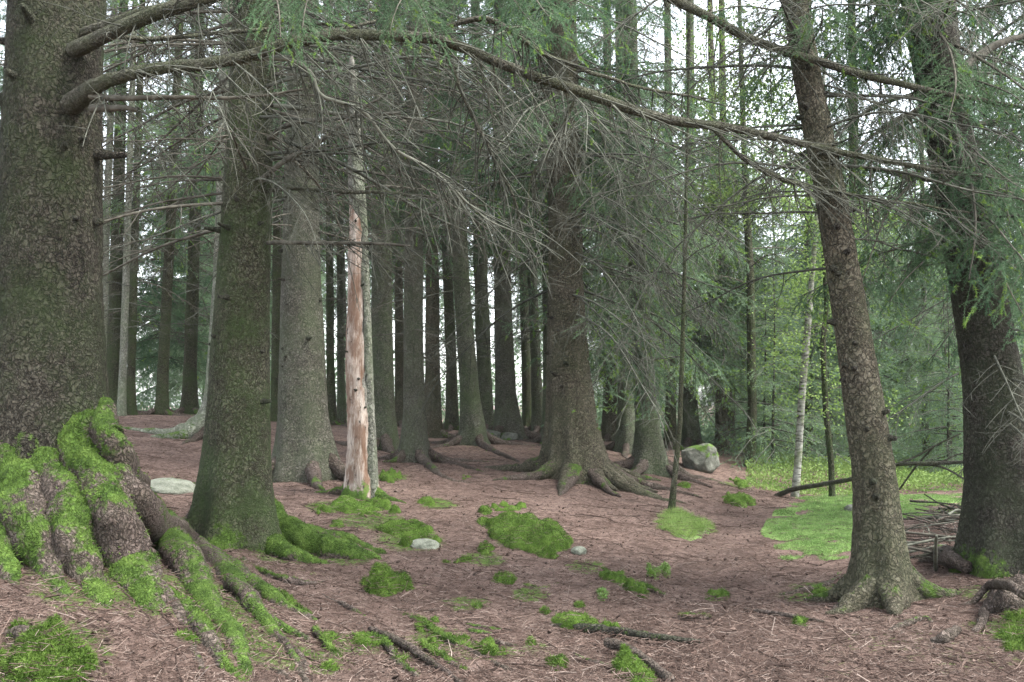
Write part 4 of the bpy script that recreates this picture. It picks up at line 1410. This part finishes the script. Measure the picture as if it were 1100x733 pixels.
def moss_patch(name, label, outline, h, m='moss', strand='moss_strand', n=2500, slen=.02, group=None, nr=14, na=48, cat='moss', kind=None, wd=.006, rough=.5, hole=1.35):
    """outline: list of photo points on the ground, or (px, py, rx, ry)"""
    if isinstance(outline, tuple):
        px, py, rx, ry = outline
        outline = [(px + rx * math.cos(a), py + ry * math.sin(a)) for a in np.linspace(0, 2 * np.pi, 13)[:-1]]
    seed = int(outline[0][0] * 7 + outline[0][1]) % 9999
    rng = np.random.default_rng(seed)
    h = h * .62
    nr, na = int(nr * 1.5), int(na * 1.6)
    Q = np.array([hit(*p)[:2] for p in outline])
    Q = smooth_path(np.vstack([Q, Q[:1]]), na + 1)[:-1]
    c = Q.mean(0)
    size = np.linalg.norm(Q - c, axis=1).mean()
    t = np.linspace(0, 1, nr)
    nzr = 1 + .20 * rough * fbm(np.stack([np.cos(np.linspace(0, 6.28, na)) * 2.5, np.sin(np.linspace(0, 6.28, na)) * 2.5, np.full(na, seed * .1)], -1), 3, 2)
    X = c[0] + t[:, None] * (Q[:, 0] - c[0]) * nzr
    Y = c[1] + t[:, None] * (Q[:, 1] - c[1]) * nzr
    prof = np.clip(1 - t ** 2.2, 0, 1)[:, None] ** .7
    bump = 1 + rough * fbm(xyz(X * (1.2 / size), Y * (1.2 / size), seed), 3, 7)
    rag = fbm(xyz(X * (4.6 / size ** .5), Y * (4.6 / size ** .5), seed), 4, 11)
    Z = gz(X, Y) + h * prof * np.clip(bump, .15, 2) + .070 * min(1., size * 3.2) * (rag - .10 - .55 * t[:, None] ** 3) * (.3 + t[:, None]) * hole
    Z[-1] = gz(X[-1], Y[-1]) - .04
    V = np.stack([X, Y, Z], -1).reshape(-1, 3)
    idx = np.arange(nr * na).reshape(nr, na)
    F = np.stack([idx[:-1], idx[1:], np.roll(idx, -1, 1)[1:], np.roll(idx, -1, 1)[:-1]], -1).reshape(-1, 4)
    base = np.array([c[0], c[1], float(gz(c[0], c[1]))])
    V = V - base
    # face up
    nn = np.cross(V[F[:, 1]] - V[F[:, 0]], V[F[:, 3]] - V[F[:, 0]])
    if nn[:, 2].sum() < 0:
        F = F[:, ::-1]
    mb = MB()
    mb.add(V, F, 0)
    ab = (V[:, 2] + base[2]) - gz(V[:, 0] + base[0], V[:, 1] + base[1])
    p, N = surface_points(V, F, n, rng, lambda p, N, i: ab[i] > -.004)
    pd_, Nd_ = surface_points(V, F, max(12, n // 40), rng, lambda p, N, i: ab[i] > -.01)
    dd_ = nrm(rng.normal(size=pd_.shape) * np.array([1, 1, .15]))
    V3, F3 = tubes(np.stack([pd_ - dd_ * .02, pd_ + dd_ * .02, pd_ + dd_ * .05], 1) + np.array([0, 0, slen * .6]), np.full((len(pd_), 3), .0016), 3)
    mb.add(V3, F3, 2, np.repeat(rng.random(len(pd_)), 9))
    D = nrm(N * .9 + rng.normal(size=p.shape) * .5)
    V2, F2 = slivers(p, D, slen * rng.uniform(.5, 1.4, len(p)), np.full(len(p), wd), rng)
    mb.add(V2, F2, 1)
    o = mb.build(name, [M[m], M[strand], M['litter']])
    o.location = base
    return tag(o, label, cat, group, kind)


MG = 'moss cushions on the needle floor'
moss_patch('moss_cushion', 'large bright moss hummock in the middle of the needle floor', [(510, 560), (540, 556), (580, 562), (608, 575), (614, 592), (600, 602), (570, 597), (535, 585)], .19, n=12000, group=MG)
moss_patch('moss_cushion', 'round dark moss clump like a cap, alone on the slope', (416, 632, 28, 11), .20, n=7000, group=MG, slen=.026)
moss_patch('moss_cushion', 'wide low moss pad behind the pale half-buried stone', [(398, 570), (420, 564), (450, 562), (474, 574), (470, 584), (430, 584), (405, 580)], .08, n=4000, group=MG)
moss_patch('moss_cushion', 'moss skirt around the foot of the bare dead trunk', [(340, 540), (372, 534), (400, 534), (426, 542), (432, 552), (404, 558), (376, 552), (350, 550)], .06, n=4000, group=MG)
moss_patch('moss_cushion', 'small dark moss knob left of the large bright hummock', (522, 590, 11, 7), .10, n=1500, group=MG)
moss_patch('moss_cushion', 'tiny dark moss knob up-slope of the large bright hummock', (521, 551, 8, 4), .08, n=900, group=MG)
moss_patch('moss_cushion', 'small ragged moss tuft below the large bright hummock', (541, 624, 14, 6), .07, n=1500, group=MG)
moss_patch('moss_cushion', 'moss mat over roots in the bottom left corner', [(-6, 690), (20, 676), (58, 690), (92, 708), (104, 735), (60, 745), (0, 745)], .12, n=12000, group=MG, slen=.02)
moss_patch('moss_cushion', 'moss bank under the roots in the bottom right corner', [(1062, 668), (1085, 656), (1112, 660), (1112, 700), (1085, 700), (1066, 690)], .10, n=5000, group=MG, slen=.03)
moss_patch('moss_cushion', 'flat moss strip right of the large bright hummock', [(640, 616), (660, 612), (672, 622), (700, 634), (708, 638), (690, 640), (662, 630), (645, 624)], .05, n=1800, group=MG)
moss_patch('moss_cushion', 'small bright moss oval beside the worn path', (706, 614, 14, 6), .05, n=1000, group=MG, strand='moss_bright')
moss_patch('moss_cushion', 'small bright moss spot below the flat moss strip', (648, 641, 8, 5), .05, n=800, group=MG, strand='moss_bright')
moss_patch('moss_cushion', 'long moss ridge in the lower middle foreground', [(442, 672), (468, 668), (492, 682), (520, 692), (545, 706), (530, 708), (492, 700), (462, 692)], .06, n=4500, group=MG)
moss_patch('moss_cushion', 'moss clump at the bottom edge of the picture', [(656, 712), (674, 708), (700, 722), (716, 738), (684, 742), (664, 730)], .07, n=2500, group=MG)
moss_patch('moss_cushion', 'moss streak along a half-buried root in the foreground', [(592, 668), (625, 666), (662, 674), (664, 681), (630, 682), (600, 676)], .05, n=2000, group=MG)
moss_patch('moss_cushion', 'small moss tuft left of the foreground mossy streak', (597, 713, 13, 6), .05, n=1200, group=MG)
moss_patch('moss_cushion', 'dark moss bank at the left end of the arched fallen branch', [(768, 534), (786, 530), (806, 536), (812, 542), (790, 543)], .08, n=1500, group=MG)
moss_patch('moss_cushion', 'moss wedge on the bank right of the boulder', [(782, 514), (796, 516), (806, 524), (796, 526)], .09, n=900, group=MG)
moss_patch('moss_cushion', 'moss pad behind the dead trunk and left of the fan-rooted spruce', (419, 514, 13, 5), .10, n=1000, group=MG)
moss_patch('moss_cushion', 'moss strip between the dead trunk and the fan-rooted spruce', (458, 540, 12, 4), .06, n=700, group=MG)
moss_patch('moss_cushion', 'bright moss at the lowest root of the second left spruce', (222, 580, 12, 6), .07, n=1200, group=MG, strand='moss_bright')
for k, (px, py, rx, ry) in enumerate([(500, 603, 9, 4), (570, 693, 6, 4), (512, 655, 7, 4), (395, 690, 22, 5), (350, 685, 14, 6), (430, 708, 12, 4), (585, 660, 6, 3), (622, 652, 5, 3), (770, 637, 14, 3), (485, 605, 10, 3), (545, 548, 20, 4),
                                      (862, 672, 10, 5), (880, 640, 12, 4), (345, 548, 9, 4), (362, 566, 10, 4), (735, 522, 10, 3), (500, 512, 8, 3), (240, 655, 20, 7), (205, 690, 16, 6), (350, 720, 16, 6), (160, 520, 10, 3), (310, 648, 10, 5)]):
    moss_patch('moss_scrap', 'small scrap of moss on the needle floor', (px, py, rx, ry), .035, n=500, group='small moss scraps', nr=8, na=24, rough=.9)

moss_patch('grass_tuft', 'bright grass tuft round the foot of the thin sapling', [(704, 552), (722, 548), (748, 554), (768, 566), (756, 576), (730, 578), (710, 568)], .05, 'moss_carpet', 'grass', 9000, .07, cat='grass', wd=.006, hole=.8)
moss_patch('moss_carpet', 'bright yellow-green moss carpet beside the path', CARPET_PX, .05, 'moss_carpet', 'moss_bright', 90000, .03, nr=60, na=160, kind='stuff', wd=.009, rough=.8, hole=.35)

# ------------------------------------------------------------------ stones


def ico(sub):
    import bmesh
    bm = bmesh.new()
    bmesh.ops.create_icosphere(bm, subdivisions=sub, radius=1)
    V = np.array([v.co[:] for v in bm.verts])
    F = np.array([[v.index for v in f.verts] for f in bm.faces])
    bm.free()
    return V, F


def stone(label, px, py, dims, seed, m='rock', moss=.0, cuts=9, sink=.25, rot=0.0, tilt=0.0, group='stones'):
    rng = np.random.default_rng(seed)
    V, F = ico(5)
    for _ in range(cuts):                      # flat broken faces
        n = nrm(rng.normal(size=3))
        d = rng.uniform(.62, .92)
        s_ = V @ n
        V = V - np.maximum(0, s_ - d)[:, None] * n
    V = V * (1 + .06 * fbm(V * 2.5, 4, seed)[:, None] + .02 * fbm(V * 9, 3, seed)[:, None])
    V = V * np.array(dims) / 2
    R = np.array(Euler((tilt, 0, rot)).to_matrix())
    V = V @ R.T
    p = hit(px, py)
    base = np.array([p[0], p[1], float(gz(p[0], p[1]))])
    V[:, 2] += dims[2] / 2 * (1 - 2 * sink)
    mb = MB()
    mo = moss * np.clip(.3 + 1.2 * fbm(V * (1.2 / max(dims)) * 2, 3, seed + 2) + .5 * V[:, 2] / dims[2], 0, 1.2)
    mb.add(V, F, 0, mo)
    o = mb.build('stone', M[m])
    o.location = base
    return tag(o, label, 'stone', group)


stone('big grey boulder leaning on the slope behind the sapling', 751, 504, (.70, .8, .66), 4, moss=.75, sink=.2, rot=.3, tilt=-.15)
stone('flat pale slab lying between the two big left spruces', 182, 526, (.62, .7, .20), 8, 'rock_pale', .4, sink=.45, rot=.5, tilt=.16)
stone('pale half-buried stone at the edge of the low moss pad', 455, 584, (.30, .25, .14), 9, 'rock_pale', .45, sink=.45)
stone('small pale stone at the right end of the large moss hummock', 622, 597, (.16, .16, .11), 12, 'rock_pale', .3, sink=.35)
stone('grey mossy stone on the crest below the stout spruce', 522, 471, (.75, .5, .30), 14, 'rock', .5, sink=.3)
stone('second flat mossy stone on the crest left of the massive spruce', 548, 472, (.55, .4, .2), 15, 'rock', .6, sink=.3)
stone('small dark stone sunk in the moss carpet', 914, 550, (.22, .2, .15), 16, 'rock', .3, sink=.3)

# ------------------------------------------------------------------ fallen branches and litter


def fallen(label, pts, m='root', forks=(), group=None, name='fallen_branch', moss=0.0, n=30):
    Q = []
    for (px, py, wpx, lift) in pts:
        p = hit(px, py, lift)
        Q.append([*p, wpx / 2 / FPX * p[1]])
    Q = smooth_path(Q, n)
    base = Q[0, :3].copy()
    mb = MB()
    Pc, Rc = capped(Q[:, :3] - base, np.maximum(Q[:, 3], .003))
    V, F = tubes(Pc[None], Rc[None], 8, .25, 3)
    mb.add(V, F, 0, moss)
    for f in forks:
        K = []
        for (px, py, wpx, Y) in f:
            K.append([*at(px, py, Y), wpx / 2 / FPX * Y])
        K = smooth_path(K, 14)
        V, F = tubes((K[:, :3] - base)[None], np.maximum(K[:, 3], .002)[None], 6, .1, 5)
        mb.add(V, F, 0, moss)
    o = mb.build(name, M[m])
    o.location = base
    return tag(o, label, 'branch', group)


# the arched branch at the back of the carpet: off the ground along its length
ab = [(814, 545, 5.5, 16.0), (845, 528, 5.5, 15.2), (880, 521, 5, 14.4), (918, 514, 4.6, 13.4), (930, 508, 4.4, 12.8), (965, 499, 4, 12.2), (1000, 498, 4.5, 11.8), (1042, 496, 3, 11.4)]
Q = smooth_path([[*at(a, b, d), w_ / 2 / FPX * d] for a, b, w_, d in ab], 40)
mb = MB()
base = Q[0, :3].copy()
V, F = tubes((Q[:, :3] - base)[None], Q[:, 3][None], 8, .12, 2)
mb.add(V, F)
for f in ([(960, 500, 3, 12.2), (985, 490, 2.5, 12.1), (1006, 478, 2.2, 12.0), (1032, 466, 1.5, 11.8)], [(985, 499, 3, 12.0), (1012, 502, 2.4, 11.7), (1045, 520, 2, 11.3)], [(1003, 480, 2, 12), (985, 500, 2, 12.3), (966, 526, 2, 12.7)],
          [(1010, 497, 2, 11.7), (1030, 488, 1.6, 11.6), (1050, 486, 1, 11.5)]):
    K = smooth_path([[*at(a, b, d), w_ / 2 / FPX * d] for a, b, w_, d in f], 14)
    V, F = tubes((K[:, :3] - base)[None], K[:, 3][None], 6, .1, 4)
    mb.add(V, F)
o = mb.build('fallen_branch', M['limb'])
o.location = base
tag(o, 'long arched bare branch lying across behind the leaning tan spruce', 'branch')
fallen('mossy broken branch lying across the lower middle', [(596, 674, 8, .0), (640, 676, 11, .03), (700, 684, 9, .03), (752, 690, 6, .01)], 'bark_dark', moss=.35)
fallen('short stick with a reddish broken end at the bottom middle', [(652, 690, 10, .04), (676, 698, 11, .03), (720, 730, 11, .02)], 'root')
fallen('dark root-like stick low in the left middle foreground', [(398, 676, 7, .0), (430, 690, 9, .02), (470, 716, 8, .01), (500, 738, 6, .0)], 'root', moss=.3)
fallen('thin stick pointing at the leaning tan spruce', [(800, 655, 4, .01), (840, 660, 5, .03), (885, 668, 3, .01)], 'root')
fallen('thick stub lying right of the leaning tan spruce', [(1002, 690, 9, .0), (1016, 684, 13, .03), (1028, 676, 10, .03)], 'root')
fallen('thin stick standing in the litter left of the right-edge spruce', [(1005, 612, 4, .0), (1005, 596, 4, .18), (1006, 576, 3, .38)], 'twig_pale')

rngp = np.random.default_rng(9)
for k in range(90):                               # the heap of dead sticks left of the right-edge spruce
    cx, cy = rngp.uniform(985, 1055), rngp.uniform(560, 606)
    p = hit(cx, cy)
    heap = .30 * math.exp(-(((cx - 1030) / 42) ** 2 + ((cy - 580) / 26) ** 2))
    a = rngp.normal() * .6 + (0 if rngp.random() < .6 else 1.3)
    L = rngp.uniform(.35, 1.1)
    d = np.array([math.cos(a), math.sin(a), rngp.uniform(-.18, .22)]) * L / 2
    c = np.array([p[0], p[1] - 0.0, float(gz(p[0], p[1])) + heap * rngp.uniform(.3, 1.) + .02])
    P = np.stack([c - d, c - d * .3 + rngp.normal(size=3) * .02, c + d * .35 + rngp.normal(size=3) * .02, c + d])
    Q = smooth_path(P, 12)
    r = rngp.uniform(.004, .014)
    mb = MB()
    Pc, Rc = capped(Q - c, np.linspace(r, r * .45, 12))
    V, F = tubes(Pc[None], Rc[None], 7, .2, k)
    mb.add(V, F)
    o = mb.build('stick', M[('root', 'twig', 'bark_dark', 'twig_dark', 'root')[k % 5 if k % 9 else 1]])
    o.location = c
    tag(o, 'bare broken stick in the brush heap left of the right-edge spruce', 'stick', 'sticks of the brush heap')


def litter(n, seed):
    rng = np.random.default_rng(seed)
    y = np.exp(rng.uniform(math.log(4.3), math.log(19), n))
    x = rng.uniform(-.56, .56, n) * y
    inside = np.zeros(n, bool)
    xp, yp = CARPET[:, 0], CARPET[:, 1]
    j = len(xp) - 1
    for i in range(len(xp)):
        c = ((yp[i] > y) != (yp[j] > y)) & (x < (xp[j] - xp[i]) * (y - yp[i]) / (yp[j] - yp[i] + 1e-9) + xp[i])
        inside ^= c
        j = i
    keep = ~inside
    x, y = x[keep], y[keep]
    n = len(x)
    L = np.exp(rng.normal(math.log(.045), .6, n)).clip(.018, .36)
    a = rng.uniform(0, 6.283, n)
    d = np.stack([np.cos(a), np.sin(a), rng.normal(size=n) * .28], -1)
    c = np.stack([x, y, gz(x, y) + .006], -1)
    kink = rng.normal(size=(n, 3)) * (L * .12)[:, None] * np.array([.5, .5, .2])
    P = np.stack([c - d * L[:, None] / 2, c + kink, c + d * L[:, None] / 2], 1)
    r = (.0010 + .006 * L * rng.uniform(.3, 1.2, n)).clip(.0009, .0025)
    V, F = tubes(P, np.stack([r, r, r * .6], 1), 3)
    mb = MB()
    mb.add(V, F, 0, np.repeat(rng.random(n), 9))
    n = 16000                                   # bark chips, cone scales and crumbs
    y = np.exp(rng.uniform(math.log(4.3), math.log(16), n))
    x = rng.uniform(-.56, .56, n) * y
    oc = np.array([[1, 0, 0], [-1, 0, 0], [0, 1, 0], [0, -1, 0], [0, 0, 1], [0, 0, -1]], float)
    of = np.array([[0, 2, 4], [2, 1, 4], [1, 3, 4], [3, 0, 4], [2, 0, 5], [1, 2, 5], [3, 1, 5], [0, 3, 5]])
    sz = np.exp(rng.normal(math.log(.009), .45, n)).clip(.004, .026)
    V = oc[None] * rng.uniform(.5, 1.4, (n, 6, 1)) * np.array([1, .7, .5]) * sz[:, None, None]
    ca, sa = np.cos(x * 99), np.sin(x * 99)
    V = np.stack([V[..., 0] * ca[:, None] - V[..., 1] * sa[:, None], V[..., 0] * sa[:, None] + V[..., 1] * ca[:, None], V[..., 2] + V[..., 0] * rng.normal(size=(n, 1)) * .5], -1)
    V = V + np.stack([x, y, gz(x, y) + sz * .3], -1)[:, None]
    mb.add(V, (of[None] + 6 * np.arange(n)[:, None, None]).reshape(-1, 3), 0, np.repeat(rng.random(n) ** 1.5 * .8, 6))
    n = 1600
    y = np.exp(rng.uniform(math.log(4.4), math.log(17), n))
    x = rng.uniform(-.56, .56, n) * y
    L = rng.uniform(.12, .5, n)
    a = rng.uniform(0, 6.283, n)
    d = np.stack([np.cos(a), np.sin(a), rng.normal(size=n) * .05], -1)
    t4 = np.linspace(-.5, .5, 5)
    P = np.stack([x, y, np.zeros(n)], -1)[:, None] + d[:, None] * (L[:, None] * t4)[..., None] + (rng.normal(size=(n, 5, 3)) * .012)
    r = rng.uniform(.002, .005, n)
    P[..., 2] = gz(P[..., 0], P[..., 1]) + r[:, None] * 1.2
    V, F = tubes(P, r[:, None] * np.array([.8, 1, .9, .8, .4]), 4)
    mb.add(V, F, 0, np.repeat(rng.random(n) ** 1.4 * .8, 20))
    tag(mb.build('needle_litter', M['litter'], None, False), 'fallen needles and twig bits strewn over the forest floor', 'litter', kind='stuff')


litter(130000, 5)
